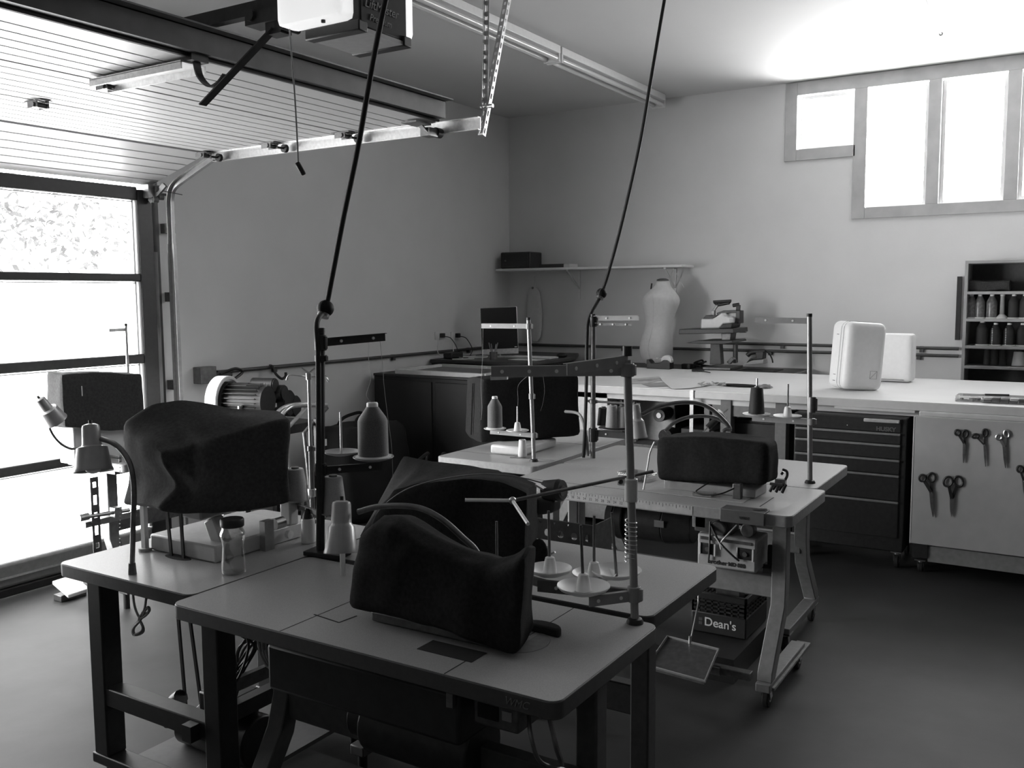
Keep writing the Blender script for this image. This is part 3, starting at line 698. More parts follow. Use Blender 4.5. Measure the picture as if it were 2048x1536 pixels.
# perforated steel guard standing behind that table
g0, g1 = PX(1078, 1050, 2.92), PX(1190, 1052, 2.92); zt = g1.z; y0, y1 = g1.y, g0.y+.05
t = thing('perforated_guard', 'black steel guard plate with round holes standing behind the back to back tables', 'guard plate', (2.92, (y0+y1)/2, 0))
b = MB(); n = 5; pw = (y1-y0)/n; ph = .085; seg = 20
for i in range(n):
    for k in range(3):
        cy, cz = y0+pw*(i+.5), zt-.05-ph*k
        sq = []; ci = []
        for j in range(seg):
            a = 2*math.pi*j/seg; m_ = max(abs(math.cos(a)), abs(math.sin(a)))
            sq.append((cy+pw/2*math.cos(a)/m_, cz+ph/2*math.sin(a)/m_)); ci.append((cy+.0135*math.cos(a), cz+.0135*math.sin(a)))
        for th_ in (0, .004):
            A = [b.v((2.92+th_, y, z)) for y, z in sq]; C = [b.v((2.92+th_, y, z)) for y, z in ci]
            for j in range(seg): b.f((A[j], A[(j+1) % seg], C[(j+1) % seg], C[j]))
            if th_ == 0: C0 = C
            else:
                for j in range(seg): b.f((C0[j], C0[(j+1) % seg], C[(j+1) % seg], C[j]))
b.boxmm(2.918, 2.926, y0, y1, zt-.008, zt); b.boxmm(2.918, 2.926, y0, y1, zt-.265, zt-.255)
b.build('perforated_plate', m_blackmetal, t)
b = MB(); b.boxmm(2.92, 3.05, y0-.004, y0, zt-.20, zt+.005); b.build('side_flange', m_dsteel, t)
for y in (y0+.02, y1-.02): MB().boxmm(2.924, 2.944, y-.01, y+.01, 0, zt-.02).build('support_post', m_blackmetal, t)

# --- table by the door: big wrinkled cover over a raised machine
t = thing('covered_sewing_machine', 'large wrinkled charcoal covered machine on tall legs near the garage door', 'covered machine', (2.0, 2.4, TZ))
def fn2(u, v, w, p):
    p = p.copy()
    p.z -= .030*math.sin(u*math.pi)**.8*(1-w)*(1-v)
    bump = math.exp(-((u-.24)/.22)**2) if u < .24 else math.exp(-((u-.24)/.55)**2)
    p.z += .078*w**2*(v**1.2)*bump
    k = math.exp(-((u-.05)/.16)**2)*math.exp(-((w-.42)/.24)**2)          # pinch on the left end
    p += V((.03, -.045, 0))*k*(1-.6*v)
    r_ = math.exp(-((u-.16-.10*w)/.05)**2)*(1-v)                            # standing fold
    p += V((-.022, -.012, 0))*r_*w
    return p
FLt, NLt, NRt, FRt = PX(249, 853, 1.875), PX(322, 905, 1.80), PX(578, 836, 2.20), PX(566, 830, 2.29)
FLb, NLb, NRb = PX(243, 1008, 1.87), PX(318, 1020, 1.775), PX(583, 1004, 2.20); FRb = V((FRt.x, FRt.y+.02, .95))
b = MB(); b.softbox([NLb, NRb, FRb, FLb], [NLt, NRt, FRt, FLt], (.08, .10, .10), (34, 22, 20), .007, 4.5, fn2, 3)
b.build('cloth_cover', m_coverg, t)
b = MB(); b.boxmm(1.92, 2.30, 2.30, 2.62, TZ+.001, TZ+.055); b.build('machine_base', m_beige, t, .006)
b = MB(); b.bar(PX(447, 1092, 1.99), PX(426, 1036, 1.99), .045, .05); b.build('arm_column', m_beige, t, .006)
b = MB(); b.bar((2.26, 2.32, TZ+.05), (2.27, 2.33, .96), .05, .04); b.build('arm_column', m_beige, t, .006)
b = MB(); b.boxmm(1.95, 2.28, 2.40, 2.50, .90, .96); b.build('cross_arm', m_greyp, t, .006)
b = MB(); b.boxmm(1.90, 1.915, 2.62, 2.64, TZ, .95); b.cyl((1.907, 2.63, TZ), (1.907, 2.63, TZ+.01), .022, n=14); b.build('support_leg', m_beige, t)
for p, q in ((PZ(343, 1112, TZ), PX(334, 1020, 1.90)), (PZ(367, 1117, TZ), PX(361, 1020, 1.92))):
    MB().bar(p, q, .012, .005).build('drive_belt', m_rubber, t)
bs = PZ(356, 1115, TZ)
b = MB(); b.prism([(bs.x+.02*math.cos(a), bs.y+.06*math.sin(a)) for a in [k*math.pi/8 for k in range(16)]], TZ-.0008, TZ+.0012); b.build('belt_slot', m_line, t2)
b = MB(); b.bar((2.33, 2.33, TZ), (2.345, 2.33, .96), .014, .006); b.build('support_leg', m_blackmetal, t)
b = MB(); b.boxmm(2.1, 2.14, 2.27, 2.295, TZ, TZ+.10); b.cyl((2.15, 2.28, TZ+.08), (2.19, 2.28, TZ+.08), .02, n=14); b.build('presser_foot', m_steel, t)
b = MB(); b.cyl((2.22, 2.29, TZ+.03), (2.22, 2.275, TZ+.03), .014, n=14); b.build('latch', m_plas, t)
# belts + motor below
for p, q in (((353, 1195), (374, 1440)), ((378, 1225), (408, 1450))):
    MB().bar(PX(*p, 1.90), PX(*q, 1.95), .012, .006).build('drive_belt', m_rubber, t2)
mc = PX(405, 1462, 1.97)
b = MB(); b.cyl(mc+V((0, .0, 0)), mc+V((0, .08, 0)), .055, n=22); b.cyl(mc+V((.02, -.26, .02)), mc+V((.02, 0, .02)), .085, n=26); b.boxmm(mc.x-.05, mc.x+.07, mc.y-.2, mc.y-.05, mc.z+.08, mc.z+.17); b.build('motor', m_blackmetal, t2, .006)
b = MB(); b.tube([PX(*q, 1.92) for q in ((343, 1450), (342, 1425), (348, 1406), (362, 1394))], .026, n=10, smooth=4); b.build('belt_guard', m_blackpaint, t2)
b = MB(); b.boxmm(1.76, 2.42, 2.17, 2.60, .10, .115); b.build('treadle_board', mat('grey_board', .10, .5), t2)
b = MB(); b.boxmm(1.72, 2.44, 2.20, 2.24, .30, .35); b.build('long_stretcher', m_blackpaint, t2)
# tangle of cables under the tables' shared corner
b = MB(); rnd = random.Random(3)
for k in range(8):
    j = lambda d: rnd.uniform(-d, d); xx = 1.86+.012*k
    b.tube([PX(505+j(22), 1272, xx), PX(495+j(20), 1300+j(8), xx), PX(478+j(14), 1345+j(10), xx), PX(462+j(12), 1392, xx)], .0042, n=6, smooth=5)
b.build('cable_bundle', m_darkpl, t1)
b = MB()
for k in range(3): xx = 1.85+.02*k; b.tube([PX(515+8*k, 1275, xx), PX(522+6*k, 1310, xx), PX(538+4*k, 1335, xx), PX(553+3*k, 1322, xx), PX(556+4*k, 1285, xx)], .004, n=6, smooth=5)
b.build('cable_loop', m_greyp, t1)
MB().cyl(PX(520, 1285, 1.9), PX(528, 1290, 1.9), .022, n=16).build('plug', m_darkpl, t1)
b = MB(); b.bar(PX(455, 1376, 1.84), PX(560, 1330, 2.05), .02, .04); b.build('cross_rail', m_dsteel, t1)

gb = PZ(265, 1148, TZ)
neck = [PD(x, y, d) for x, y, d in ((203, 878, 2.93), (226, 886, 2.90), (247, 905, 2.88), (262, 935, 2.86), (268, 985, 2.86), (266, 1060, 2.87))]+[gb+V((0, 0, .03))]
gooseneck('grey stepped lamp hanging over the table corner beside the wrinkled large cover', PD(181, 848, 2.95), PD(187, 943, 2.93), .027, .058, neck, .0085, base=gb)
# hanging cord bundle under that table
t = thing('coiled_cord', 'grey cord coiled and tied, hanging under the table near the garage door', 'cord', PX(280, 1190, 1.69))
c = [PX(x, y, 1.69) for x, y in ((266, 1188), (270, 1215), (281, 1236), (297, 1225), (294, 1216), (281, 1240), (268, 1256), (270, 1268), (283, 1262), (285, 1252), (278, 1237), (288, 1222), (292, 1200), (293, 1190))]
MB().tube(c, .0036, n=7, smooth=6).build('cord_loop', m_legp, t)
c = [PX(x, y, 1.694) for x, y in ((279, 1238), (266, 1258), (268, 1270), (284, 1266), (287, 1256), (279, 1236), (290, 1228), (299, 1222), (296, 1214), (284, 1226))]
MB().tube(c, .0036, n=7, smooth=6).build('cord_loop', m_greyp, t)

# --- pale table: rounded black cover
t = thing('covered_sewing_machine', 'rounded black covered machine on the table with the ruler tape', 'covered machine', (3.75, 1.33, TZ))
zz = .822
def fn4(u, v, w, p):
    p = p.copy(); p.z += .012*math.sin(u*math.pi)*w - .010*w*u + .01*u*(1-w); return p
b = MB(); b.softbox([(3.645, 1.548, zz), (3.65, 1.065, zz+.005), (3.87, 1.075, zz+.005), (3.87, 1.555, zz)], [(3.66, 1.545, 1.005), (3.67, 1.065, 1.03), (3.85, 1.085, 1.03), (3.85, 1.55, 1.0)], (.13, .28, .28), (28, 14, 14), .0045, 6, fn4, 4)
b.build('cloth_cover', m_cover, t)
b = MB(); b.boxmm(3.68, 3.84, 1.12, 1.52, TZ+.001, zz-.004); b.build('machine_bed', m_greyp, t, .004)
b = MB(); b.boxmm(3.63, 3.66, 1.165, 1.20, TZ+.002, .845); b.build('needle_head', m_dsteel, t, .003)
b = MB(); b.boxmm(3.60, 3.66, 1.28, 1.36, TZ+.004, TZ+.014); b.build('needle_plate', m_steel, t)
b = MB(); c = PX(1555, 975, 3.62)
for k in range(5): b.bar(c+V((0, .03-.012*k, -.02+.01*(k % 2))), c+V((.02, .02-.012*k, .012)), .006, .01)
b.cyl(c+V((0, .03, .012)), c+V((0, -.02, .012)), .006, n=8); b.build('presser_lever', m_blackmetal, t)
b = MB(); b.tube([PX(1417, 966, 3.64), PX(1402, 975, 3.60), PX(1392, 984, 3.57), PX(1410, 990, 3.56), PX(1440, 988, 3.57), PX(1468, 977, 3.62)], .003, n=6, smooth=6); b.build('air_hose', m_rubber, t)
b = MB(); b.tube([PX(1309, 884, 3.67), PX(1300, 905, 3.66), PX(1296, 928, 3.64), (3.60, 1.58, TZ+.004)], .004, n=6, smooth=6); b.build('white_hose', m_plas, t)
# binder attachment, magnet tray, clear box
t = thing('binder_attachment', 'small black folding attachment clamped right of the rounded black cover', 'sewing attachment', PZ(1555, 985, TZ))
c = PZ(1568, 972, TZ); b = MB(); b.box(c+V((0, .015, .016)), (.03, .045, .03)); b.build('clamp', m_dsteel, t, .003)
b = MB(); b.tube([c+V((0, 0, .02)), c+V((.0, -.012, .045)), c+V((0, -.010, .066)), c+V((0, .008, .072))], .006, n=8, smooth=4); b.bar(c+V((0, .012, .05)), c+V((0, .004, .062)), .012, .01); b.build('folding_arm', m_blackmetal, t)
t = thing('magnetic_tray', 'dark magnetic tray hooked on the front edge of the ruler tape table', 'tray', PZ(1484, 1000, TZ))
p, q = PX(1441, 1000, 3.43), PX(1530, 1010, 3.43)
b = MB(); b.boxmm(3.425, 3.443, q.y, p.y, TZ-.046, TZ+.006); b.boxmm(3.443, 3.50, q.y, p.y, TZ+.001, TZ+.006); b.build('tray_body', mat('tray_grey', .09, .5), t, .003)
text('lettering', 'wmc', m_line, t, (3.4245, (p.y+q.y)/2+.01, TZ-.026), (0, -1, 0), (0, 0, 1), .02, bold=.0006)
b = MB(); b.bar((3.46, q.y+.055, TZ+.009), (3.475, q.y+.005, TZ+.012), .012, .004); b.build('tweezers', m_steel, t)
t = thing('clear_box', 'clear plastic lidded box left of the rounded black cover', 'box', PZ(1268, 968, TZ))
c = PZ(1270, 962, TZ); b = MB(); b.box(c+V((.03, 0, .016)), (.10, .15, .028), rot('Z', -8)); b.build('box_body', m_clear, t, .004)
b = MB(); b.box(c+V((.03, 0, .033)), (.105, .155, .006), rot('Z', -8)); b.build('lid', m_clear, t, .002); b = MB()
for k in range(9): b.box(c+V((.03+random.uniform(-.035, .035), random.uniform(-.05, .05), .008)), (.03, .012, .008), rot('Z', random.uniform(0, 180)))
b.build('contents', m_greyp, t); b = MB(); b.box(c+V((.03, -.04, .037)), (.10, .012, .002), rot('Z', -8)); b.build('lid_strap', m_steel, t)

# motor, control box, wiring under the pale table
b = MB(); A, B_ = V((3.80, 1.83, .60)), V((3.80, 1.40, .60))
b.cyl((3.80, 1.78, .60), (3.80, 1.735, .60), .10, n=30); b.cyl((3.80, 1.735, .60), (3.80, 1.55, .60), .088, n=30); b.cyl((3.80, 1.55, .60), (3.80, 1.42, .60), .092, .075, n=30)
b.boxmm(3.75, 3.85, 1.5, 1.68, .68, .735); b.build('clutch_motor', m_blackmetal, t4, .005)
MB().boxmm(3.706, 3.709, 1.53, 1.575, .60, .63).build('rating_plate', m_steel, t4)
b = MB(); b.cyl((3.80, 1.83, .60), (3.80, 1.80, .60), .07, n=24); b.build('pulley', m_legp, t4)
cb0, cb1 = PX(1395, 1066, 3.56), PX(1512, 1148, 3.56)
b = MB(); b.boxmm(3.56, 3.72, cb1.y, cb0.y, cb1.z, cb0.z); cb = b.build('control_box', mat('control_box_paint', .40, .45), t4, .008)
b = MB(); b.boxmm(3.556, 3.561, cb1.y+.02, cb0.y-.015, cb0.z-.022, cb0.z-.010); b.build('dark_stripe', m_dsteel, cb)
for fa, fb in ((.70, .93), (.06, .30)):
    ya, yb = cb1.y+(cb0.y-cb1.y)*fa, cb1.y+(cb0.y-cb1.y)*fb
    b = MB(); b.boxmm(3.553, 3.561, ya, yb, cb0.z-.082, cb0.z-.036); b.build('socket_panel', m_darkpl, cb, .004)
    b = MB(); zc = cb0.z-.059; b.boxmm(3.549, 3.56, ya-.006, ya, zc-.026, zc+.024); b.boxmm(3.549, 3.56, yb, yb+.005, zc-.024, zc+.024); b.build('socket_rim', m_plas, cb)
    MB().cyl((3.551, (ya+yb)/2, zc), (3.548, (ya+yb)/2, zc), .010, n=14).build('plug_port', m_dsteel, cb)
text('lettering', 'brother', m_line, cb, (3.5592, cb0.y-.045, cb1.z+.016), (0, -1, 0), (0, 0, 1), .026, bold=.0005)
text('lettering', 'MD 858', m_line, cb, (3.5592, cb0.y-.132, cb1.z+.017), (0, -1, 0), (0, 0, 1), .021, bold=.0012)
b = MB(); b.boxmm(3.60, 3.70, 1.19, 1.35, .635, .70); b.cyl((3.60, 1.24, .66), (3.57, 1.24, .66), .035, n=20); b.cyl((3.62, 1.12, .67), (3.58, 1.12, .67), .03, n=18); b.build('synchroniser', m_dsteel, t4, .005)
b = MB(); b.boxmm(3.60, 3.62, 1.30, 1.36, .65, .72); b.build('switch_box', m_greyp, t4, .004)
b = MB(); b.tube([(3.57, 1.27, .69), (3.55, 1.265, .60), (3.55, 1.265, cb0.z-.05), (3.55, 1.268, cb1.z+.03)], .004, n=6, smooth=6)
b.tube([(3.57, 1.27, .68), (3.54, 1.22, .62), (3.54, 1.17, .575), (3.548, 1.14, .55)], .004, n=6, smooth=6); b.build('control_cable', m_darkpl, t4)
b = MB(); b.tube([(3.57, 1.16, .69), (3.54, 1.19, .65), (3.54, 1.215, .615), (3.54, 1.213, .59)], .0035, n=6, smooth=6); b.tube([(3.54, 1.24, .64), (3.535, 1.213, .61), (3.54, 1.20, .60)], .003, n=6, smooth=4); b.build('tied_wire', m_plas, t4)
b = MB(); b.boxmm(3.66, 3.68, .99, 1.06, .46, .60); b.boxmm(3.655, 3.70, 1.0, 1.08, .48, .52); b.build('side_bracket', m_darkpl, t4, .004)
b = MB(); b.boxmm(3.62, 3.68, 1.90, 1.96, .55, .72); b.build('switch_panel', m_beige, t4, .004); MB().boxmm(3.616, 3.621, 1.91, 1.95, .58, .69).build('switch', m_darkpl, t4)
b = MB(); b.boxmm(3.45, 4.0, .96, 1.02, .085, .098); b.build('foot_plank', mat('worn_board', .20, .6, var=.3), t4, .003)
b = MB(); b.boxmm(3.46, 3.50, 1.06, 2.06, .10, .13); b.build('low_stretcher', m_dsteel, t4, .003)
# floor pedal with pull rod
t = thing('foot_pedal', 'grey treadle pedal with raised rim and pull rod under the ruler tape table', 'pedal', (3.45, 1.33, .13))
pc4 = [PZ(*q, .15) for q in ((1295, 1326), (1410, 1357), (1437, 1301), (1335, 1275))]
pc4[2].z = pc4[3].z = .185; pc4[0].z = pc4[1].z = .135
pc4[2] = PZ(1437, 1301, .175); pc4[3] = PZ(1335, 1275, .175)
b = MB(); b.hexa([p-V((0, 0, .012)) for p in pc4], pc4); b.build('pedal_plate', m_dsteel, t, .002)
b = MB(); b.tube([p+V((0, 0, .004)) for p in pc4], .006, n=8, closed=True); b.build('pedal_rim', m_legp, t)
b = MB(); q = (pc4[2]*.45+pc4[3]*.55); b.tube([q+V((0, 0, .0)), V((3.68, q.y+.02, .30)), V((3.70, q.y+.03, .47))], .0035, n=7); b.cyl(q, q+V((0, 0, .03)), .007, n=8); b.build('pull_rod', m_steel, t)
b = MB(); b.boxmm(3.45, 3.47, pc4[1].y, pc4[0].y, .10, .13); b.build('pedal_bracket', m_dsteel, t)
# milk crate with printed name
t = thing('milk_crate', 'black plastic milk crate with white printed name on floor under the table', 'crate', (4.02, 1.33, 0))
cx0, cx1 = 3.86, 4.16; ca, cbb = PX(1386, 1230, cx0).y, PX(1490, 1265, cx0).y; zt_ = PX(1400, 1182, cx0).z; zb_ = max(.10, PX(1440, 1270, cx0).z)
def lat(b, o, e1, e2, n1, n2, w=.008, th=.008):
    o, e1, e2 = V(o), V(e1), V(e2); nrm = e1.cross(e2).normalized()
    for i in range(n1+1): p = o+e1*(i/n1); b.bar(p, p+e2, w, th, up=nrm)
    for i in range(n2+1): p = o+e2*(i/n2); b.bar(p, p+e1, w, th, up=nrm)
b = MB(); hgt = zt_-zb_
for x in (cx0, cx1): lat(b, (x, cbb, zb_+.09), (0, ca-cbb, 0), (0, 0, hgt-.11), 8, 4)
for y in (cbb, ca): lat(b, (cx0, y, zb_+.09), (cx1-cx0, 0, 0), (0, 0, hgt-.11), 8, 4)
b.build('lattice_wall', m_darkpl, t)
b = MB(); b.boxmm(cx0-.006, cx1+.006, cbb-.006, ca+.006, zb_, zb_+.095); b.build('solid_band', m_darkpl, t, .006)
b = MB()
for (xa, xb, ya, yb) in ((cx0-.008, cx0+.008, cbb, ca), (cx1-.008, cx1+.008, cbb, ca), (cx0, cx1, cbb-.008, cbb+.008), (cx0, cx1, ca-.008, ca+.008)): b.boxmm(xa, xb, ya, yb, zt_-.03, zt_)
b.build('top_rim', m_darkpl, t, .003)
text('lettering', "Dean's", m_plas, t, (cx0-.0068, ca-.055, zb_+.035), (0, -1, 0), (0, 0, 1), .054, bold=.0005)
for dz_ in (0, .018): MB().boxmm(cx0-.0075, cx0-.006, ca-.047, ca-.030, zb_+.035+dz_, zb_+.049+dz_).build('emblem', m_dsteel, t, .003)
b = MB()
for k in range(5): b.box((4.0+random.uniform(-.08, .08), (ca+cbb)/2+random.uniform(-.08, .08), zb_+.12+.02*k), (.10, .08, .05), rot('Z', 30*k))
b.build('crate_contents', m_dsteel, t)
b = MB(); b.boxmm(3.62, 4.20, cbb-.03, ca+.16, .0, zb_-.002); tag(b.build('wooden_pallet', m_blackpaint, loc=(3.9, 1.3, 0)), 'low dark platform on the floor carrying the milk crate', 'platform')

# --- crosswise pale table: boxy charcoal cover
t = thing('covered_sewing_machine', 'boxy charcoal covered machine on the crosswise table near the cutting table', 'covered machine', (4.2, 2.6, TZ))
def fn5(u, v, w, p):
    p = p.copy(); p.z += -.012*math.sin(u*math.pi)*(1-w) + .01*w*(1-abs(2*u-1)); return p
q = [PZ(930, 866, .85), PZ(962, 885, .83), PZ(1160, 873, .84)]
q.append(q[0]+q[2]-q[1]); cen = sum((x for x in q), V((0, 0, 0)))/4
tp = [V((cen.x+(p.x-cen.x)*.92, cen.y+(p.y-cen.y)*.97, z)) for p, z in zip(q, (1.165, 1.172, 1.182, 1.18))]
b = MB(); b.softbox(q, tp, (.10, .10, .10), (22, 16, 16), .006, 5, fn5, 5); b.build('cloth_cover', mat('soft_black_cover', .018, .9, var=.2, scale=90, bump=.2, bscale=300, spec=.12), t)
b = MB(); b.boxmm(4.05, 4.42, 2.46, 2.66, TZ+.001, TZ+.05); b.build('machine_bed', m_cream, t, .012)
b = MB(); b.bar((q[0]*.55+q[1]*.45)+V((-.012, -.002, .015)), (tp[0]*.55+tp[1]*.45)+V((-.012, 0, -.03)), .004, .006); b.build('cover_seam', m_cover, t)
p = PZ(1045, 914, TZ)
t = thing('white_cone_cup', 'white tapered plastic thread cone standing upright on a square white pad', 'thread cone', p)
MB().lathe([(.022, 0), (.024, .003), (.0185, .085), (.015, .088), (.012, .08)], p+V((0, 0, .004)), n=24).build('cone_body', m_plas, t)
b = MB(); b.box(p+V((0, 0, .002)), (.085, .11, .004), rot('Z', 12)); b.build('pad', m_clear, t)

# --- table at the garage door: covered machine, lamp, clamp bar, pedal
t = thing('covered_sewing_machine', 'plain dark covered machine standing in front of the bright garage door glass', 'covered machine', (3.05, 4.35, TZ))
y = 4.24
a, c, d, e = PY(128, 858, y), PY(292, 862, y), PY(291, 745, y), PY(124, 748, y)
b = MB(); b.softbox([a, c, c+V((.03, .20, 0)), a+V((.03, .22, 0))], [e+V((.01, .02, 0)), d+V((0, .02, 0)), d+V((.02, .19, -.005)), e+V((.04, .20, 0))], (.08, .12, .10), (22, 12, 14), .005, 5, None, 6); b.build('cloth_cover', m_coverg, t)
b = MB(); b.boxmm(a.x+.08, c.x-.05, y+.05, y+.18, TZ+.001, a.z+.02); b.build('machine_body', m_plas, t, .008)
b = MB(); q = PY(164, 782, y-.004); b.box(q, (.004, .003, .05)); b.build('pull_tab', m_plas, t)
y = 4.17
neck = [PY(*q, y) for q in ((97, 850), (105, 868), (120, 886), (140, 897), (160, 899))]+[V((2.90, y, TZ+.02))]
gooseneck('small pale lamp bent up and outwards in front of the garage door glass', PY(78, 796, y), PY(112, 842, y), .024, .054, neck, .006, base=(2.90, y, TZ), m=m_lamp)
b = MB(); p, q = PY(165, 1035, 4.12), PY(258, 1020, 4.12); b.cyl(p, q, .010, n=12); b.cyl(p+V((-.02, 0, 0)), p+V((.03, 0, 0)), .018, n=14); b.box(PY(232, 1024, 4.12), (.04, .04, .05)); b.boxmm(p.x+.02, q.x+.05, 4.13, 4.20, p.z-.06, p.z-.03); b.build('knee_lifter', m_steel, t6)
b = MB(); z0 = PY(185, 1098, 4.12).z; p = PY(186, 940, 4.12); slotted(b, (p.x, 4.115, z0-.1), (p.x, 4.115, .74), (1, 0, 0), .045, .07); b.build('slotted_upright', m_dsteel, t6)
b = MB()
for k in range(26): b.sph(PY(240, 905+k*7.5, 4.10), .0035, 6, 4)
tag(b.build('bead_chain', m_steel, loc=PY(240, 905, 4.10)), 'fine silver bead chain hanging off the table at the garage door', 'chain')
t = thing('treadle_pedal', 'pale metal treadle pedal on the floor just inside the garage door', 'pedal', PZ(140, 1180, 0))
b = MB(); cc = [PZ(104, 1162, .10), PZ(136, 1190, .05), PZ(180, 1176, .07), PZ(150, 1148, .12)]
b.hexa([p-V((0, 0, .02)) for p in cc], cc); b.build('pedal_plate', m_plas, t, .004)
b = MB(); q = PZ(128, 1190, .03); b.boxmm(q.x-.03, q.x+.12, q.y-.02, q.y+.05, 0, .035); b.build('pedal_base', m_dsteel, t, .004)

# ================================================================== THREAD STANDS, CONES, SMALL THINGS ON THE TABLES
def dish(t, p, r, m=m_plas, deep=.012):
    MB().lathe([(.006, 0), (r*.55, .001), (r*.9, deep*.6), (r, deep), (r*.99, deep+.0025), (r*.88, deep*.6+.003), (r*.5, .004), (.006, .003)], p, n=36).build('cone_saucer', m, t)
def pin(t, p, h, m=m_dsteel, holder=True, lean=(0, 0)):
    MB().cyl(p, V(p)+V((lean[0], lean[1], h)), .0042, .0036, n=10).build('spool_pin', m, t)
    if holder: MB().lathe([(.021, 0), (.019, .005), (.0155, .030), (.0125, .042), (.006, .045)], V(p)+V((0, 0, .005)), n=18).build('cone_holder', m_plas, t)
def arm(t, p, q, m, w=.022, th=.003, holes=3, name='thread_arm'):
    p, q = V(p), V(q); b = MB(); b.bar(p, q, th, w); d = (q-p); s_ = d.cross(V((0, 0, 1))).normalized()
    b.bar(p+V((0, 0, w/2))+s_*.006, q+V((0, 0, w/2))+s_*.006, .012, .002)
    o = b.build(name, m, t); e = MB()
    for k in range(holes):
        c = p+d*((k+.6)/holes); e.cyl(c-s_*.003, c+s_*.006, .0048, n=10)
    e.build('thread_eyelet', m_plas, o)
def clamp(t, p, m, h=.03, r=.017):
    p = V(p); b = MB(); b.cyl(p-V((0, 0, h/2)), p+V((0, 0, h/2)), r, n=16); b.box(p+V((0, -r, 0)), (.012, .012, h*.8)); b.build('clamp', m, t, .002)
def post(t, base, z1, r, m, foot=True, cap=True, ly=0):
    base = V(base); MB().cyl(base, V((base.x, base.y+ly, z1)), r, n=16).build('post', m, t)
    if foot: MB().lathe([(r*2.1, 0), (r*2.1, .004), (r*1.7, .012), (r*1.2, .014)], base, n=20).build('post_foot', m_darkpl, t)
    if cap: MB().cyl((base.x, base.y+ly, z1), (base.x, base.y+ly, z1+.014), r*1.06, n=16).build('post_cap', m_darkpl, t)
def cone(p, h, r0, r1, m, label, dome=True, pole=None, tip=m_plas, group='cones on the thread stands', name='thread_cone'):
    t = thing(name, label, 'thread cone', p, group)
    if dome: pr = [(r0, 0), (r0*1.02, h*.03), (r0*.99, h*.66), (r0*.90, h*.72), (r1*1.15, h*.90), (r1, h*.92), (r1*.6, h*.92)]
    else: pr = [(r0, 0), (r1, h*.97), (r1*.9, h), (r1*.4, h)]
    MB().lathe(pr, V(p)+V((0, 0, .004)), n=30).build('wound_thread', m, t)
    if dome:
        MB().lathe([(r0*1.18, 0), (r0*1.2, .004), (r0*1.0, h*.05), (r0*.9, h*.05)], p, n=30).build('cone_base', tip, t)
        MB().lathe([(r1, h*.915), (r1, h*.975), (r1*.9, h*.995), (r1*.5, h), (r1*.4, h*.95)], V(p)+V((0, 0, .004)), n=20).build('cone_tip', tip, t)
    else: MB().lathe([(r1*.45, h-.002), (r1*.45, h+.006), (r1*.3, h+.006)], V(p)+V((0, 0, .004)), n=16).build('cone_tip', m_dsteel, t)
    return t
def thread(t, pts, m=None): MB().tube(pts, .0007, n=5, smooth=6).build('loose_thread', m or m_threadl, t)

# stand on the nearest table
m_std = mat('stand_grey', .27, .5, metal=.1, var=.06); m_stp = mat('stand_post_steel', .34, .42, metal=.6, var=.06)
pb = PZ(1270, 1246, TZ); x, y = pb.x, pb.y
t = thing('thread_stand', 'grey thread stand with four white saucers on the corner of the nearest table', 'thread stand', pb, 'thread stands on the sewing tables')
post(t, pb, 1.455, .0105, m_std, cap=False, ly=.026); y0_ = y; y = y0_+.025
za = 1.428; arm(t, (x, y, za), (1.93, 1.262, za), m_std, .026, holes=5)
zb2 = 1.452; q = V((1.855, .975, zb2)); arm(t, (x, y, zb2), (x-.235, y+.045, zb2-.006), m_std, .026, holes=3)
MB().cyl((x, y, 1.465), (x, y, 1.49), .012, n=14).build('wing_screw', m_darkpl, t)
clamp(t, (x, y, 1.43), m_std, .034)
MB().bar((1.93+.045, 1.262-.02, za-.017), (1.93+.03, 1.262+.02, za-.019), .016, .010).build('thread_clip', m_steel, t)
y = y0_+.003; zt2 = .862; clamp(t, (x, y, zt2-.006), m_std, .04)
d1 = [PZ(1167, 1186, zt2), PZ(1233, 1154, zt2), PZ(1188, 1160, zt2-.01), PZ(1100, 1150, zt2)]
arm(t, (x, y, zt2-.012), PZ(1178, 1204, zt2-.012), m_std, .026, holes=2, name='saucer_arm'); arm(t, (x, y, zt2-.012), PZ(1075, 1172, zt2-.012), m_dsteel, .03, holes=2, name='saucer_arm')
for k, (p, lean) in enumerate(zip(d1, ((-.004, .006), (-.006, .012), (0, 0), (0, .004)))):
    dish(t, p, .068 if k < 2 else .060, m_case, .019); pin(t, p+V((0, 0, .002)), .175, holder=(k != 1), lean=lean)
pin(t, PZ(994, 1138, zt2), .135, holder=False); arm(t, PZ(1090, 1170, zt2-.012), PZ(990, 1142, zt2-.012), m_dsteel, .02, holes=1, name='saucer_arm')
# guide rod with chrome fork
y = y0_+.013; zr = 1.125; t = thing('puller_rod', 'dark rod clamped across the thread stand post with a forked chrome end', 'rod', (x, y, zr))
from_b = V((x-.016, y, zr))
J = PX(1025, 1001, 1.80); Aend = PX(1305, 943, 2.22)
MB().cyl(J, Aend, .0045, n=10).build('rod', m_dsteel, t)
MB().sph(J, .009, 12, 8).build('joint', m_steel, t)
MB().cyl(J, PX(930, 1000, 1.74), .0042, n=10).build('chrome_prong', mat('painted_chrome_sheen', .92, .4, metal=0, var=.02), t)  # near-white matt colour stands in for window light mirrored in the chrome
MB().cyl(J, PX(1056, 1048, 1.70), .0042, n=10).build('chrome_prong', mat('painted_chrome_sheen', .9), t)
b = MB(); b.cyl((x, y, zr-.03), (x, y, zr+.03), .0165, n=16); m_ = (J+Aend)/2; cl = PX(1248, 962, 2.14); b.box(cl, (.022, .03, .022)); b.build('clamp_block', m_cream, t, .003); MB().sph(cl+V((-.012, .004, 0)), .007, 10, 6).build('clamp_screw', m_darkpl, t)
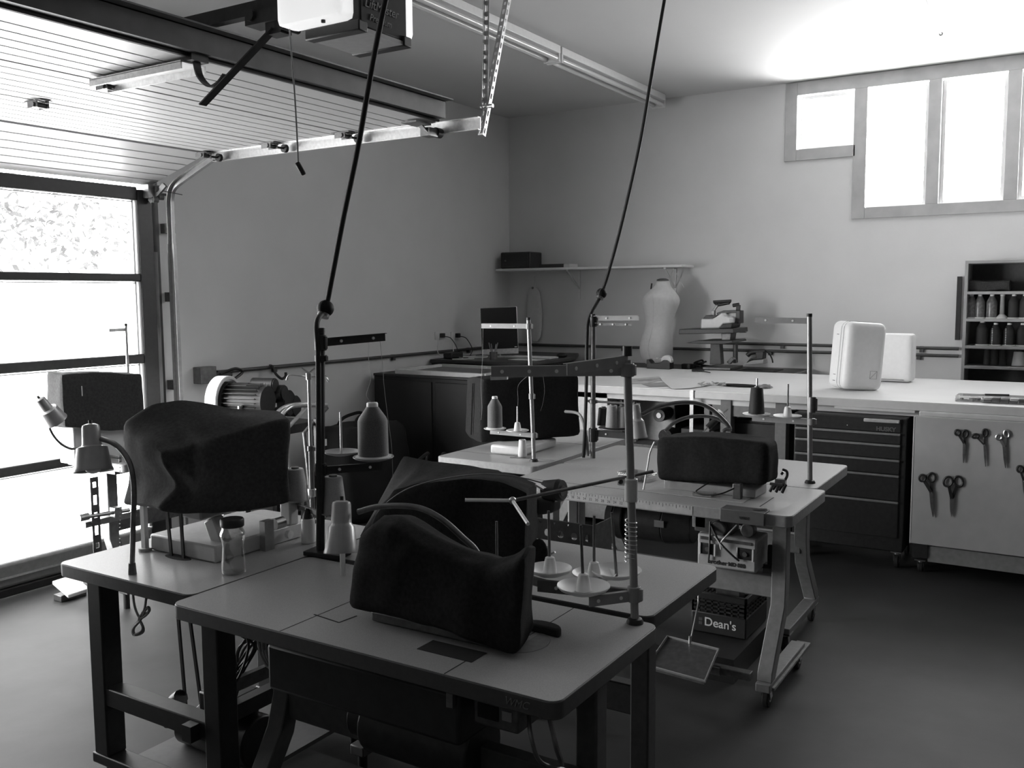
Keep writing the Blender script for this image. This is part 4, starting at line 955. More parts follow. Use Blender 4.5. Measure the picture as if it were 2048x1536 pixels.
b = MB(); b.tube([(x+.0148*math.cos(k*.6), y+.0148*math.sin(k*.6), zr-.075-.0011*k) for k in range(100)], .0017, n=5)
b.build('coil_spring', m_steel, t)

# black pole stand with power drop (nearest)
kb = PZ(641, 1108, TZ); x, y = kb.x, kb.y
t = thing('thread_stand', 'tall black pole thread stand with a black base plate and one large dark cone', 'thread stand', kb, 'thread stands on the sewing tables')
b = MB(); b.box(kb+V((.0, -.03, .008)), (.07, .14, .014), rot('Z', 8)); b.build('base_plate', m_blackpaint, t, .002)
post(t, kb, 1.505, .0135, m_blackpaint, foot=False, ly=-.027); yk = y; y = yk-.026
za = 1.472; arm(t, (x, y, za), PX(770, 674, 2.40), m_blackmetal, .026, holes=2); clamp(t, (x, y, za), m_blackmetal, .05, .019); clamp(t, (x, y, za-.05), m_darkpl, .02, .02)
y = yk-.011; zt3 = 1.072; clamp(t, (x, y, zt3-.01), m_blackmetal, .04, .018)
q1_, q2_ = PZ(683, 910, zt3), PZ(747, 921, zt3)
arm(t, (x, y, zt3-.014), q2_+(q2_-q1_)*.25+V((0, 0, -.014)), m_blackmetal, .026, holes=2, name='saucer_arm')
dish(t, q1_, .062, m_greyp); dish(t, q2_, .068, m_greyp); pin(t, q1_, .15, m_steel, holder=False)
c = cone(q2_+V((0, 0, .010)), .182, .050, .019, m_thread, 'tall dark grey domed cone on the black pole stand')
top = q2_+V((0, 0, .19))
thread(c, [q2_+V((-.015, .03, .15)), top+V((0, .005, 0)), PD(733, 790, 3.02), PD(742, 755, 3.02), PD(737, 715, 3.02), PX(738, 676, 2.385)])
thread(c, [PX(760, 682, 2.40), PX(766, 740, 2.40), PX(768, 770, 2.40), PX(775, 830, 2.40), PX(783, 890, 2.40), PX(786, 960, 2.40), PX(788, 990, 2.40)])
tail1 = [V((x-.006, yk-.018, 1.535)), V((x-.017, yk-.030, 1.43)), V((x-.021, yk-.026, 1.15)), V((x-.020, yk-.018, .95)), V((x-.019, yk-.012, .80))]
power_drop([(790, -70), (771, 0), (745, 130), (715, 300), (686, 440), (664, 555), (651, 617)], [2.62, 2.66, 2.74, 2.84, 2.92, 2.98, 3.01], tail1, 'left black power cable dropping from the ceiling with a round cord ball', .0275, 6)

# thin double hook stand beside the big cover
sb = PZ(626, 1046, TZ)
t = thing('thread_stand', 'thin steel thread stand with curled double wire hooks behind the wrinkled large cover', 'thread stand', sb, 'thread stands on the sewing tables')
post(t, sb, 1.335, .0065, m_steel, cap=False)
top = V((sb.x, sb.y, 1.335)); b = MB(); b.cyl(top+V((0, 0, -.02)), top+V((0, 0, .004)), .011, n=12)
for s_ in (-1, 1): b.bar(top+V((0, 0, .004)), top+V((.01*s_, -.022*s_, .024)), .009, .004)
b.build('wing_nut', m_steel, t)
dpt = depth(top)
for pts in ([(618, 754), (585, 750), (576, 752), (573, 760), (577, 757)], [(622, 754), (648, 751), (656, 756), (658, 764), (654, 760)]):
    MB().tube([PD(px_, py_, dpt) for px_, py_ in pts], .0022, n=6, smooth=6).build('wire_hook', m_steel, t)
MB().cyl((sb.x, sb.y, TZ), (sb.x, sb.y, 1.06), .0095, n=12).build('sleeve', m_dsteel, t); clamp(t, (sb.x, sb.y, 1.06), m_dsteel, .02, .013)
za = .905; s1, s2 = PZ(592, 1004, za), PZ(668, 1030, za); arm(t, s1+V((0, 0, -.012)), s2+V((0, 0, -.012)), m_legp, .02, holes=2, name='saucer_arm'); clamp(t, (sb.x, sb.y, za-.01), m_steel, .03, .016)
for p in (s1, s2): dish(t, p, .052, m_greyp)
cone(s1+V((0, 0, .006)), .108, .045, .030, m_threadl, 'pale grey cone peeking out right of the wrinkled large cover', dome=False)
cone(s2+V((0, 0, .006)), .118, .042, .030, m_threadl, 'pale grey cone standing behind the black pole', dome=False)
# white needle bottle, glass jar
p = PZ(617, 1085, TZ)
t = thing('oil_bottle', 'small white plastic oil bottle with dark cap and long needle spout', 'bottle', p)
MB().lathe([(.021, 0), (.0235, .003), (.0235, .078), (.021, .084), (.015, .087)], p, n=24).build('bottle_body', m_plas, t)
MB().lathe([(.019, .084), (.017, .096), (.010, .112), (.005, .118)], p, n=18).build('cap', m_darkpl, t); MB().cyl(p+V((0, 0, .117)), p+V((0, 0, .20)), .0016, n=6).build('needle_spout', m_steel, t)
p = PZ(468, 1146, TZ)
t = thing('glass_jar', 'empty waisted clear glass jar with dark lid on the table corner', 'jar', p)
pr = [(.030, .001), (.036, .004), (.0375, .02), (.034, .06), (.0325, .085), (.035, .105), (.0385, .122), (.036, .128), (.031, .140), (.0305, .150)]
MB().lathe(pr+[(r-.0022, z) for r, z in pr[::-1]], p, n=36).build('jar_body', m_jar, t)
MB().lathe([(.0345, .146), (.0355, .149), (.0355, .166), (.033, .170), (.005, .170)], p, n=30).build('lid', m_darkpl, t)

# stand on the pale table corner (right)
pb = PZ(1620, 966, TZ); x, y = pb.x, pb.y
t = thing('thread_stand', 'steel thread stand with two white saucers at the right corner of pale tables', 'thread stand', pb, 'thread stands on the sewing tables')
post(t, pb, 1.515, .011, m_stp, ly=.02); arm(t, (x, y+.02, 1.496), PX(1510, 640, x), m_std, .024, holes=2)
zt4 = 1.066; clamp(t, (x, y, zt4-.012), m_std, .03, .016); clamp(t, (x, y, 1.13), m_dsteel, .07, .017)
s1, s2 = PX(1513, 829, x), PX(1575, 832, x); s1.z = s2.z = zt4
arm(t, (x, y, zt4-.014), V((x, s1.y+.02, zt4-.014)), m_std, .026, holes=2, name='saucer_arm')
for p in (s1, s2): dish(t, p, .062, m_plas, .008)
pin(t, s2, .15); MB().cyl(s1, s1+V((0, 0, .17)), .0042, n=10).build('spool_pin', m_steel, t)
c = cone(s1+V((0, 0, .006)), .118, .036, .027, m_threadk, 'black cone on a white saucer of the right corner stand', dome=False)
# stand on the crosswise table
pb = PZ(1068, 923, TZ); x, y = pb.x, pb.y
t = thing('thread_stand', 'slim steel thread stand beside the boxy charcoal cover with a tilted tip cone', 'thread stand', pb, 'thread stands on the sewing tables')
post(t, pb, 1.492, .0105, m_stp, ly=.028); arm(t, (x, y+.026, 1.462), PX(963, 652, x), m_std, .024, holes=2); clamp(t, (x, y+.026, 1.462), m_std, .03, .015)
zt5 = .925; clamp(t, (x, y, zt5-.012), m_std, .028, .015); s1, s2 = PX(990, 858, x), PX(1035, 860, x); s1.z = s2.z = zt5
arm(t, (x, y, zt5-.013), V((x, s1.y+.03, zt5-.013)), m_std, .022, holes=2, name='saucer_arm'); clamp(t, (x, y+.013, 1.11), m_std, .03, .014)
for p in (s1, s2): dish(t, p, .058, m_plas, .007)
pin(t, s2, .13, m_steel)
c = cone(s1+V((0, 0, .006)), .165, .038, .0145, m_thread, 'grey domed cone with white tip on the slim steel stand', tip=m_case)
thread(c, [PX(966, 656, x), PX(965, 720, x), PX(962, 770, x), PX(964, 815, x), PX(962, 840, x)]); thread(c, [PX(1060, 748, x+.02), PX(1037, 770, x+.02), PX(1036, 800, x+.02), PX(1035, 830, x+.02)]); thread(c, [PX(1086, 750, x+.03), PX(1089, 780, x+.03), PX(1086, 805, x+.03), PX(1081, 822, x+.03)])
# grey post stand between (second power drop)
pb = PZ(1186, 916, TZ); x, y = pb.x, pb.y
t = thing('thread_stand', 'grey thread stand behind the black cable, carrying a ring of small silvery cones', 'thread stand', pb, 'thread stands on the sewing tables')
post(t, pb, 1.505, .0125, m_dsteel, foot=False); arm(t, (x, y, 1.497), PX(1278, 636, x), m_std, .024, holes=2); arm(t, (x, y, 1.468), PX(1262, 649, x), m_dsteel, .012, holes=3); clamp(t, (x, y, 1.48), m_darkpl, .05, .018)
zt7 = .935; clamp(t, (x, y, zt7-.035), m_blackmetal, .07, .022); d7 = depth(pb)
tray = PX(1232, 860, x); tray.z = zt7
arm(t, (x, y, zt7-.025), tray+V((0, -.12, -.025)), m_blackmetal, .035, holes=2, name='saucer_arm'); dish(t, tray+V((-.01, 0, 0)), .085, m_dsteel, .012)
b = MB(); zr = PX(1190, 803, x).z; b.cyl((x, y+.03, zr), (x, y-.26, zr), .006, n=8); b.build('guide_bar', m_dsteel, t); clamp(t, (x, y, zr), m_dsteel, .02, .02)
for k, (px_, py_, h, m) in enumerate(((1224, 853, .112, m_threadl), (1246, 850, .105, m_threadl), (1207, 852, .09, m_threadk))):
    p = PX(px_, py_, x+(.0, .03, .05)[k]); p.z = zt7+.008
    cone(p, h, .033, .026, m, ('silvery small cone at the front of the grey stand tray', 'silvery small cone half hidden behind the grey thread stand post', 'black small cone at the back of the grey stand tray')[k], dome=False)
tail2 = [V((x-.006, y+.02, 1.50)), V((x-.018, y+.026, 1.40)), V((x-.018, y+.03, 1.15)), V((x-.02, y+.035, .95)), V((x-.03, y+.04, TZ+.004))]
power_drop([(1343, -70), (1329, 0), (1305, 140), (1281, 280), (1250, 420), (1224, 520), (1203, 587)], [depth(pb)-.01]*7, tail2, 'right black power cable dropping from the ceiling with a round cord ball', .0275, 6)
b = MB(); q = PX(1152, 840, 4.25); b.tube([(4.28, 2.33, 1.0), PX(1160, 830, 4.22), PX(1172, 870, 4.20), PX(1175, 912, 4.18)], .008, n=8, smooth=6)
tag(b.build('vacuum_hose', m_legp, loc=q), 'short grey hose curving down from the boxy charcoal cover to the table', 'hose')
# lamp + second arch + spool tube above the rounded black cover
dl = 4.33
neck = [PD(*q, dl) for q in ((1284, 829), (1312, 815), (1345, 807), (1380, 805), (1410, 811), (1437, 830), (1460, 858))]+[V((4.15, 1.42, .97)), V((4.12, 1.42, TZ+.03))]
gooseneck('grey tapered lamp hanging left of the rounded black cover with arching neck', PD(1270, 808, dl), PD(1277, 876, dl), .023, .042, neck, .010, base=(4.12, 1.42, TZ))
b = MB(); b.tube([PD(1330, 862, 4.4), PD(1352, 843, 4.4), PD(1385, 833, 4.4), PD(1425, 834, 4.4), PD(1450, 845, 4.4)], .009, n=8, smooth=6)
tag(b.build('air_hose', m_dsteel, loc=PD(1385, 835, 4.4)), 'dark flexible hose arching low behind the rounded black cover', 'hose')
a, c = PD(1413, 858, 4.6), PD(1447, 826, 4.6); d = (c-a).normalized()
t = thing('tilted_spool', 'dark spool on a slanted pin with a white disc above the rounded black cover', 'spool', a)
MB().cyl(V((a.x-.02, a.y+.03, TZ)), a-d*.02, .004, n=8).build('stand_rod', m_steel, t); MB().cyl(a-d*.07, c+d*.03, .004, n=8).build('pin', m_steel, t); MB().cyl(a+d*.01, c-d*.012, .016, .018, n=16).build('spool_body', m_threadk, t); MB().cyl(c-d*.010, c-d*.004, .030, n=20).build('white_disc', m_plas, t)
# stand at the garage door table
q = PY(256, 745, 4.45); t = thing('thread_stand', 'thin pale thread stand silhouetted against the garage door glass', 'thread stand', (q.x, q.y, TZ), 'thread stands on the sewing tables')
tp = PY(251, 652, 4.45); post(t, (q.x, q.y, TZ), tp.z, .008, m_galv, foot=False); arm(t, (q.x, q.y, tp.z-.02), PY(218, 661, 4.45), m_galv, .016, holes=4)

# ================================================================== CUTTING TABLE AND WHAT STANDS ON AND UNDER IT
CZ = .99; CX0 = 5.70; CX1 = 7.28; CY1 = 3.38; CY0 = -.65
ct = thing('cutting_table', 'large white topped cutting table across the room below the high windows', 'cutting table', (6.45, 1.4, 0))
b = MB(); b.prism(rrect(CX0, CX1, CY0, CY1, .02), CZ-.004, CZ); b.build('tabletop', m_cut, ct)
b = MB(); b.prism(rrect(CX0-.002, CX1+.002, CY0, CY1+.002, .02), CZ-.050, CZ-.0045); b.build('table_core', m_cutedge, ct, .003)
b = MB(); b.boxmm(CX0+.05, CX0+.075, CY0+.1, CY1-.1, CZ-.09, CZ-.05); b.build('apron', m_cutedge, ct)
e0, e1 = PX(1216, 850, CX0+.06).y, PX(1140, 850, CX0+.06).y
MB().boxmm(CX0+.05, CX0+.62, e0, CY1-.06, .04, CZ-.05).build('end_panel', mat('white_panel', .66, .5), ct, .003)
for px_ in (1452, 1562):
    y = PX(px_, 850, CX0+.05).y; MB().boxmm(CX0+.04, CX0+.12, y-.035, y+.035, 0, CZ-.05).build('leg', mat('grey_post', .16, .6), ct, .003)
for y in (.9, 2.6, -.4): MB().boxmm(CX1-.12, CX1-.05, y-.03, y+.03, 0, CZ-.05).build('leg', m_legp, ct)
y0, y1 = PX(1572, 820, CX0+.06).y, PX(1425, 820, CX0+.06).y
MB().boxmm(CX0+.055, CX0+.075, y0, y1, CZ-.16, CZ-.05).build('front_rail', mat('grey_rail', .17, .6), ct)
a_, c_ = PX(1838, 830, CX0-.01), PX(2060, 838, CX0-.01)
MB().boxmm(CX0-.012, CX0+.01, -.1, a_.y, CZ-.082, CZ-.05).build('slide_rail', m_cutedge, ct, .006)
a_, c_ = PX(1668, 815, CX0-.01), PX(1830, 822, CX0-.01)
MB().boxmm(CX0-.006, CX0+.02, c_.y, a_.y, CZ-.066, CZ-.05).build('slide_rail', m_cutedge, ct, .003)
# storage rack with rolls below
yA, yB = PX(1425, 850, CX0+.2).y, e0-.02
t = thing('storage_rack', 'dark two shelf rack under the cutting table beside its white end panel', 'rack', (CX0+.45, (yA+yB)/2, 0))
for x in (CX0+.16, CX0+.85):
    for y in (yA+.02, yB-.03): MB().boxmm(x-.018, x+.018, y-.018, y+.018, 0, .88).build('post', m_dsteel, t)
for z in (.24, .56): MB().boxmm(CX0+.12, CX0+.9, yA, yB, z, z+.025).build('shelf', m_wood, t)
MB().boxmm(CX0+.86, CX0+.88, yA, yB, .05, .86).build('back_board', m_blackpaint, t)
p = PX(1318, 831, CX0+.22)
t = thing('fabric_roll', 'dark cloth roll with pale core end facing out under the cutting table', 'roll', p)
b = MB(); b.lathe([(.016, .004), (.042, 0), (.045, .004), (.045, .55), (.016, .55)], p, (1, 0, 0), 26); b.build('rolled_cloth', m_darkpl, t)
MB().lathe([(.001, -.006), (.018, -.006), (.02, 0), (.02, .05)], p, (1, 0, 0), 20).build('core_tube', m_plas, t)
p = V((CX0+.22, PX(1325, 862, CX0+.22).y-.02, .637)); b = MB(); b.cyl(p, p+V((.6, 0, 0)), .05, n=22)
tag(b.build('fabric_roll', m_coverg, loc=p), 'plain dark cloth roll lying on the shelf just under the pale core roll', 'roll')
b = MB(); p0, p1 = PX(1345, 815, CX0+.35), PX(1262, 815, CX0+.35)
c = [(CX0+.35, p1.y, .585), (CX0+.35, p1.y, .90), (CX0+.42, (p0.y+p1.y)/2, .92), (CX0+.42, p0.y+.02, .88), (CX0+.35, p0.y-.02, .72), (CX0+.35, p0.y-.02, .585)]
b.extr(c, (.012, 0, 0)); tag(b.build('pattern_board', m_mdf, loc=(CX0+.35, p1.y, .6)), 'grey curved pattern board propped behind the rolls under the cutting table', 'board')
p0, p1 = PX(1440, 880, CX0+.3), PX(1368, 880, CX0+.3)
b = MB(); b.boxmm(CX0+.24, CX0+.6, p0.y+.02, p1.y, .587, .70); tag(b.build('storage_box', m_darkpl, loc=(CX0+.4, p1.y, .587), bevel=.006), 'dark low box on the rack shelf below the hanging clear ruler', 'box')
y0, y1 = PX(1556, 870, CX0+.15).y, PX(1466, 870, CX0+.15).y
t = thing('storage_cabinet', 'dark cabinet between two grey posts under the cutting table middle', 'cabinet', (CX0+.5, (y0+y1)/2, 0))
MB().boxmm(CX0+.16, CX0+.8, y0, y1, .05, .80).build('body', m_coverg, t, .004)
for k in range(3): MB().boxmm(CX0+.145, CX0+.16, y0+.01, y1-.01, .08+k*.24, .30+k*.24).build('drawer', m_darkpl, t, .004)
p = PX(1524, 862, CX0+.10); b = MB(); b.lathe([(.022, 0), (.022, .03), (.015, .034)], (CX0+.09, p.y, .80), n=18)
# clear ruler hanging at the front edge
b = MB(); p = PX(1383, 784, CX0-.012); b.boxmm(CX0-.010, CX0-.006, p.y-.012, p.y+.012, CZ-.36, CZ+.004)
o = b.build('clear_ruler', m_galv, loc=(p.x, p.y, CZ-.2)); tag(o, 'narrow metal ruler hanging down the front edge of the cutting table', 'ruler')
# ---- tool chest
hy0, hy1 = .848, 1.485; HX = 5.632
t = thing('tool_chest', 'black rolling tool chest with silver drawer pulls under the cutting table', 'tool chest', (HX+.25, (hy0+hy1)/2, 0))
b = MB(); b.boxmm(HX+.01, HX+.50, hy0, hy1, .11, .896); b.build('chest_body', m_blackmetal, t, .006)
dz = [(.797, .725), (.722, .647), (.644, .533), (.530, .418), (.415, .265), (.262, .175)]
dz = []
zl = [PX(1800, yy, HX).z for yy in (870, 893, 923, 954, 1007, 1082)]
for k in range(5): dz.append((zl[k]+.004, zl[k+1]+.010))
for k, (za, zb_) in enumerate(dz):
    d = MB().boxmm(HX, HX+.012, hy0+.03, hy1-.012, zb_, za).build('drawer', m_blackmetal, t, .003)
    MB().boxmm(HX-.012, HX+.002, hy0+.03, hy1-.012, za-.010, za+.004).build('drawer_pull', mat('dull_aluminium', .30, .4, metal=.7), d, .003)
d = MB().boxmm(HX, HX+.012, hy0+.03, hy1-.012, zl[0]+.010, .892).build('lid_front', m_blackmetal, t, .003)
p, q = PX(1728, 838, HX), PX(1800, 845, HX); MB().boxmm(HX-.016, HX+.002, q.y, p.y, p.z-.014, p.z+.006).build('lid_handle', m_mdf, d, .005)
text('lettering', 'HUSKY', mat('badge_grey', .15, .4, metal=.3), t, PX(1752, 861, HX-.001), (0, -1, 0), (0, 0, 1), .034, bold=.0012)
MB().sph(PX(1695, 850, HX), .004, 8, 6).build('lock', m_steel, t)
for x in (HX+.07, HX+.43):
    for y in (hy0+.04, hy1-.06): caster(t, (x, y, 0), .042)
# ---- white fronted panel cabinet with scissors
py0, py1 = -.02, .805; PXF = 5.63
t = thing('panel_cabinet', 'rolling cabinet with a big white front panel hung with scissors', 'cabinet', (PXF+.3, .4, 0))
MB().boxmm(PXF, PXF+.02, py0, py1, .18, .915).build('front_panel', mat('white_board', .42, .6, var=.04, scale=14), t, .002)
MB().boxmm(PXF-.002, PXF+.02, py1, py1+.006, .18, .915).build('panel_edge', m_plas, t)
b = MB(); b.boxmm(PXF+.02, PXF+.06, py1-.09, py1-.01, .095, .90); b.build('corner_post', m_blackpaint, t); b = MB(); b.boxmm(PXF+.02, PXF+.06, py0+.20, py0+.24, .095, .90); b.build('corner_post', m_blackpaint, t)
MB().boxmm(PXF+.03, PXF+.05, py0+.24, py1-.09, .075, .168).build('bottom_board', mat('grey_board2', .22, .6), t, .002)
MB().boxmm(PXF+.06, PXF+.62, py0, py1-.01, .10, .12).build('base_shelf', m_wood, t); MB().boxmm(PXF+.06, PXF+.62, py0, py0+.02, .12, .90).build('side_panel', m_wood, t); MB().boxmm(PXF+.06, PXF+.62, py1-.03, py1-.012, .12, .90).build('side_panel', m_wood, t)
MB().boxmm(PXF+.60, PXF+.62, py0, py1-.01, .12, .90).build('back_panel', m_wood, t)
for x in (PXF+.06, PXF+.55):
    for y in (py1-.05, py0+.22): caster(t, (x, y, 0), .030)
def scissors(label, r1, r2, piv, tip, ra, rb, m, w1=.011, dark_blade=True):
    X = PXF-.010; P = lambda q: PX(q[0], q[1], X)
    c1, c2, pv, tp = P(r1), P(r2), P(piv), P(tip)
    t = thing('scissors', label, 'scissors', (X, pv.y, pv.z), 'scissors hung on the white panel')
    for c, (ry, rz, tilt), s_, dx in ((c1, ra, 1, -.003), (c2, rb, -1, .003)):
        ry, rz = ry*1.35, rz*1.3
        ct_, st_ = math.cos(math.radians(tilt)), math.sin(math.radians(tilt))
        pts = [c+V((dx, ry*math.cos(a)*ct_-rz*math.sin(a)*st_, ry*math.cos(a)*st_+rz*math.sin(a)*ct_)) for a in [k*math.pi/12 for k in range(24)]]
        b = MB(); b.tube(pts, .0062, n=8, closed=True); dd = (pv-c); st = c+dd.normalized()*min(ry, rz)
        b.bar(st+V((dx, 0, 0)), pv+V((dx, 0, 0)), w1, .007, up=(1, 0, 0)); b.build('handle_loop', m, t)
    d = tp-pv; s2 = d.cross(V((1, 0, 0))).normalized()
    for dx, sg in ((-.0035, 1), (.0015, -1)):
        b = MB(); b.extr([pv+V((dx, 0, 0))+s2*w1*.75*sg-d*.05, pv+V((dx, 0, 0))-s2*w1*.5*sg-d*.05, tp+V((dx, 0, 0))-s2*.001*sg, tp+V((dx, 0, 0))+s2*.002*sg, pv+d*.6+V((dx, 0, 0))+s2*w1*.6*sg], (.002, 0, 0)); b.build('blade', m_dsteel if dark_blade else m_steel, t)
    MB().cyl(pv+V((-.007, 0, 0)), pv+V((.003, 0, 0)), .004, n=10).build('pivot_screw', m_steel, t)
scissors('small dark scissors, leftmost of the upper row on the white panel', (1915, 865), (1930, 868), (1929, 888), (1927, 926), (.009, .011, 0), (.010, .015, 10), m_darkpl)
scissors('dark scissors with a kinked handle, middle of the upper row', (1951, 872), (1970, 866), (1969, 890), (1971, 933), (.012, .008, -15), (.009, .015, 0), m_darkpl, w1=.008)
scissors('scissors with shiny chrome handles, right of the upper row', (1998, 874), (2013, 868), (2009, 893), (2011, 936), (.010, .011, 0), (.009, .015, -15), m_steel, w1=.013)
scissors('long dark scissors, left of the lower row on the white panel', (1845, 956), (1863, 955), (1863, 985), (1866, 1034), (.012, .015, 20), (.014, .019, 10), m_darkpl, w1=.016)
scissors('broad shears with thick handles and bright tip in the lower row', (1896, 963), (1917, 963), (1904, 998), (1903, 1034), (.016, .022, 20), (.016, .022, -15), m_blackmetal, w1=.016, dark_blade=False)
scissors('dark scissors cut off by the right picture edge on the white panel', (2040, 938), (2054, 940), (2048, 962), (2049, 990), (.010, .013, 0), (.010, .013, 0), m_darkpl)
# ---- on the cutting table
def rbox(name, m, parent, c0, R, size, r, nz=0, n=(12, 12, 12)):
    hx, hy, hz = [s_/2 for s_ in size]; b = MB(Matrix.Translation(V(c0)) @ R.to_4x4())
    q = [(-hx, -hy), (hx, -hy), (hx, hy), (-hx, hy)]
    b.softbox([(x, y, -hz) for x, y in q], [(x, y, hz) for x, y in q], tuple(r/s_*2 for s_ in size), n, nz); return b
a, c = PZ(1657, 776, CZ), PZ(1688, 783, CZ); d2 = PZ(1738, 776, CZ)
uu = (c-a); uu.z = 0; wd = uu.length; ux = uu.normalized(); vv = (d2-c); vv.z = 0; ln = vv.length*.86; cen = (a+d2)/2; cen = a*.5+d2*.5
vx = V((-ux.y, ux.x, 0));
if vx.dot(vv) < 0: vx = -vx
t = thing('hard_case', 'large white rounded hard case standing upright on the cutting table', 'case', (cen.x, cen.y, CZ))
Rz = Matrix.Rotation(math.atan2(ux.y, ux.x), 3, 'Z')
sg = 1 if (Rz @ V((0, 1, 0))).dot(vx) > 0 else -1
cen = a+ux*wd/2+(Rz @ V((0, 1, 0)))*sg*ln/2
HC = .435; Rt = Rz @ rot('X', -4*sg)
b = rbox('case_shell', m_case, t, cen+V((0, 0, HC/2+.004)), Rt, (wd*1.05, ln, HC), .045, 0, (14, 14, 16)); b.build('case_shell', m_case, t)
b = MB(Matrix.Translation(cen+V((0, 0, HC/2+.004))) @ Rt.to_4x4())
for dx in (wd*.14, wd*.30):
    hy_, hz_ = ln/2+.001, HC/2+.001
    pts = [V((dx, y, z)) for y, z in rrect(-hy_, hy_, -hz_, hz_, .05, 6)]
    b.tube(pts, .0016, n=5, closed=True)
b.build('case_seam', m_greyp, t)
b = MB(Matrix.Translation(cen+V((0, 0, HC/2+.004))) @ Rt.to_4x4())
xx = wd*.525
for z in (.13, -.13, -.17): b.box((-wd*.05, -sg*(ln/2+.0005), z), (.03, .002, .003))
b.build('latch_slot', m_line, t)
b = MB(Matrix.Translation(cen+V((0, 0, HC/2+.004))) @ Rt.to_4x4())
for (y0, z0, y1, z1) in ((.04, -.14, .085, -.14), (.04, -.09, .085, -.09), (.04, -.14, .04, -.09), (.085, -.14, .085, -.09), (.04, -.14, .085, -.09)):
    b.bar((xx+.0008, y0*sg, z0), (xx+.0008, y1*sg, z1), .0016, .0016)
b.build('square_mark', m_greyp, t)
a, c = PZ(1751, 765, CZ), PZ(1797, 767, CZ); d2 = PZ(1820, 762, CZ)
t = thing('hard_case', 'smaller white hard case standing behind the large white case', 'case', ((a.x+c.x)/2, (a.y+c.y)/2, CZ))
uu = c-a; uu.z = 0; uu = uu.normalized()
cen2 = PZ(1785, 764, CZ)+V((.05, .02, 0)); Rz = Matrix.Rotation(math.atan2(uu.y, uu.x), 3, 'Z')
b = rbox('case_shell', m_case, t, cen2+V((.0, 0, .172)), Rz, (.30, .17, .335), .03, 0, (12, 12, 12)); b.build('case_shell', m_case, t)
b = MB(Matrix.Translation(cen2) @ Rz.to_4x4()); b.box((0, -.0865, .02), (.2, .004, .006)); b.build('case_seam', m_greyp, t)
# tape dispenser
y0, y1 = PX(1343, 735, 7.0).y, PX(1287, 735, 7.0).y
p = PZ(1316, 738, CZ); p = V((p.x, p.y, CZ)); w_ = .21
t = thing('tape_dispenser', 'black desk tape dispenser with a white tape roll at the table back', 'tape dispenser', p)
yc = p.y; x0 = p.x
b = MB(); b.extr([(x0, yc+w_/2, CZ), (x0, yc-w_/2, CZ), (x0, yc-w_/2, CZ+.055), (x0, yc-w_*.36, CZ+.075), (x0, yc-w_*.22, CZ+.075), (x0, yc-w_*.05, CZ+.05), (x0, yc+w_*.3, CZ+.045), (x0, yc+w_*.42, CZ+.075), (x0, yc+w_/2, CZ+.078)], (.09, 0, 0)); b.build('body', m_darkpl, t, .004)
b = MB(); b.lathe([(.018, .02), (.045, .02), (.045, .07), (.018, .07)], (x0-.0, yc-w_*.30, CZ+.07), (1, 0, 0), 26); b.build('tape_roll', m_cream, t)
b = MB(); b.bar((x0+.045, yc-w_*.1, CZ+.093), (x0+.045, yc+w_*.42, CZ+.083), .04, .003); b.build('tape_strip', m_clear, t)
# snips, papers, scraps, belt
p = PZ(1396, 741, CZ+.01); b = MB(); b.box(p, (.03, .10, .016), rot('Z', 10)); t = thing('rotary_cutter', 'small dark rotary cutter lying near the table back edge', 'cutter', (p.x, p.y, CZ)); b.build('handle', m_darkpl, t, .005)
MB().bar(PZ(1405, 742, CZ+.008), PZ(1420, 745, CZ+.004), .012, .006).build('blade_tip', m_dsteel, t)
def sheet(pxs, label, z=.0015, m=m_paper, name='paper_sheet', cat='paper', grp='papers on the cutting table'):
    q = [PZ(x, y, CZ+z) for x, y in pxs]; b = MB(); b.extr([p-V((0, 0, .001)) for p in q], (0, 0, .0012))
    tag(b.build(name, m, loc=q[0]), label, cat, grp)
sheet([(1255, 758), (1318, 753), (1326, 760), (1296, 766), (1262, 768)], 'grey tinted paper pattern at the left end of the cutting table', .002, m_mdf)
sheet([(1282, 767), (1332, 764), (1352, 771), (1300, 773)], 'thin pattern sheet in the middle of the papers on the cutting table', .004, m_greyp)
sheet([(1320, 756), (1395, 757), (1432, 768), (1382, 776), (1345, 778), (1330, 766)], 'white paper pattern lying nearest the hanging ruler', .006)
b = MB(); p, q = PZ(1275, 759, CZ+.01), PZ(1320, 756, CZ+.016); b.bar(p, q, .03, .002); tag(b.build('folded_paper', m_mdf, loc=p), 'folded paper edge lifting off the table behind the patterns', 'paper')
b = MB(); rnd = random.Random(5)
for k in range(26):
    p = PZ(1398+rnd.uniform(0, 52), 768+rnd.uniform(-3, 3), CZ+.003+rnd.uniform(0, .018)); b.box(p, (.02, .03, .004), rot('Z', rnd.uniform(0, 180)) @ rot('X', rnd.uniform(-30, 30)))
tag(b.build('fabric_scraps', m_threadl, loc=PZ(1425, 768, CZ)), 'small heap of pale fabric scraps beside the black oval pouch', 'scraps', kind='stuff')
b = MB(); a, c = PZ(1442, 771, CZ), PZ(1518, 775, CZ); ce = (a+c)/2; dv = (c-a); L_ = dv.length/2; dv.normalize(); sv = V((-dv.y, dv.x, 0))
b.extr([ce+dv*(L_*math.cos(x))+sv*(.06*math.sin(x))+V((0, 0, .001)) for x in [k*math.pi/12 for k in range(24)]], (0, 0, .012)); tag(b.build('oval_pouch', m_cover, loc=ce, bevel=.004), 'flat black oval cloth pouch lying at the front of the cutting table', 'pouch')
b = MB(); p = PZ(1528, 773, CZ+.012); b.softbox([p+V((-.03, .04, -.01)), p+V((-.03, -.05, -.01)), p+V((.04, -.05, -.01)), p+V((.04, .05, -.01))], [p+V((-.02, .03, .012)), p+V((-.02, -.04, .016)), p+V((.03, -.04, .014)), p+V((.03, .04, .01))], (.4, .4, .4), (8, 8, 6), .008, 22)
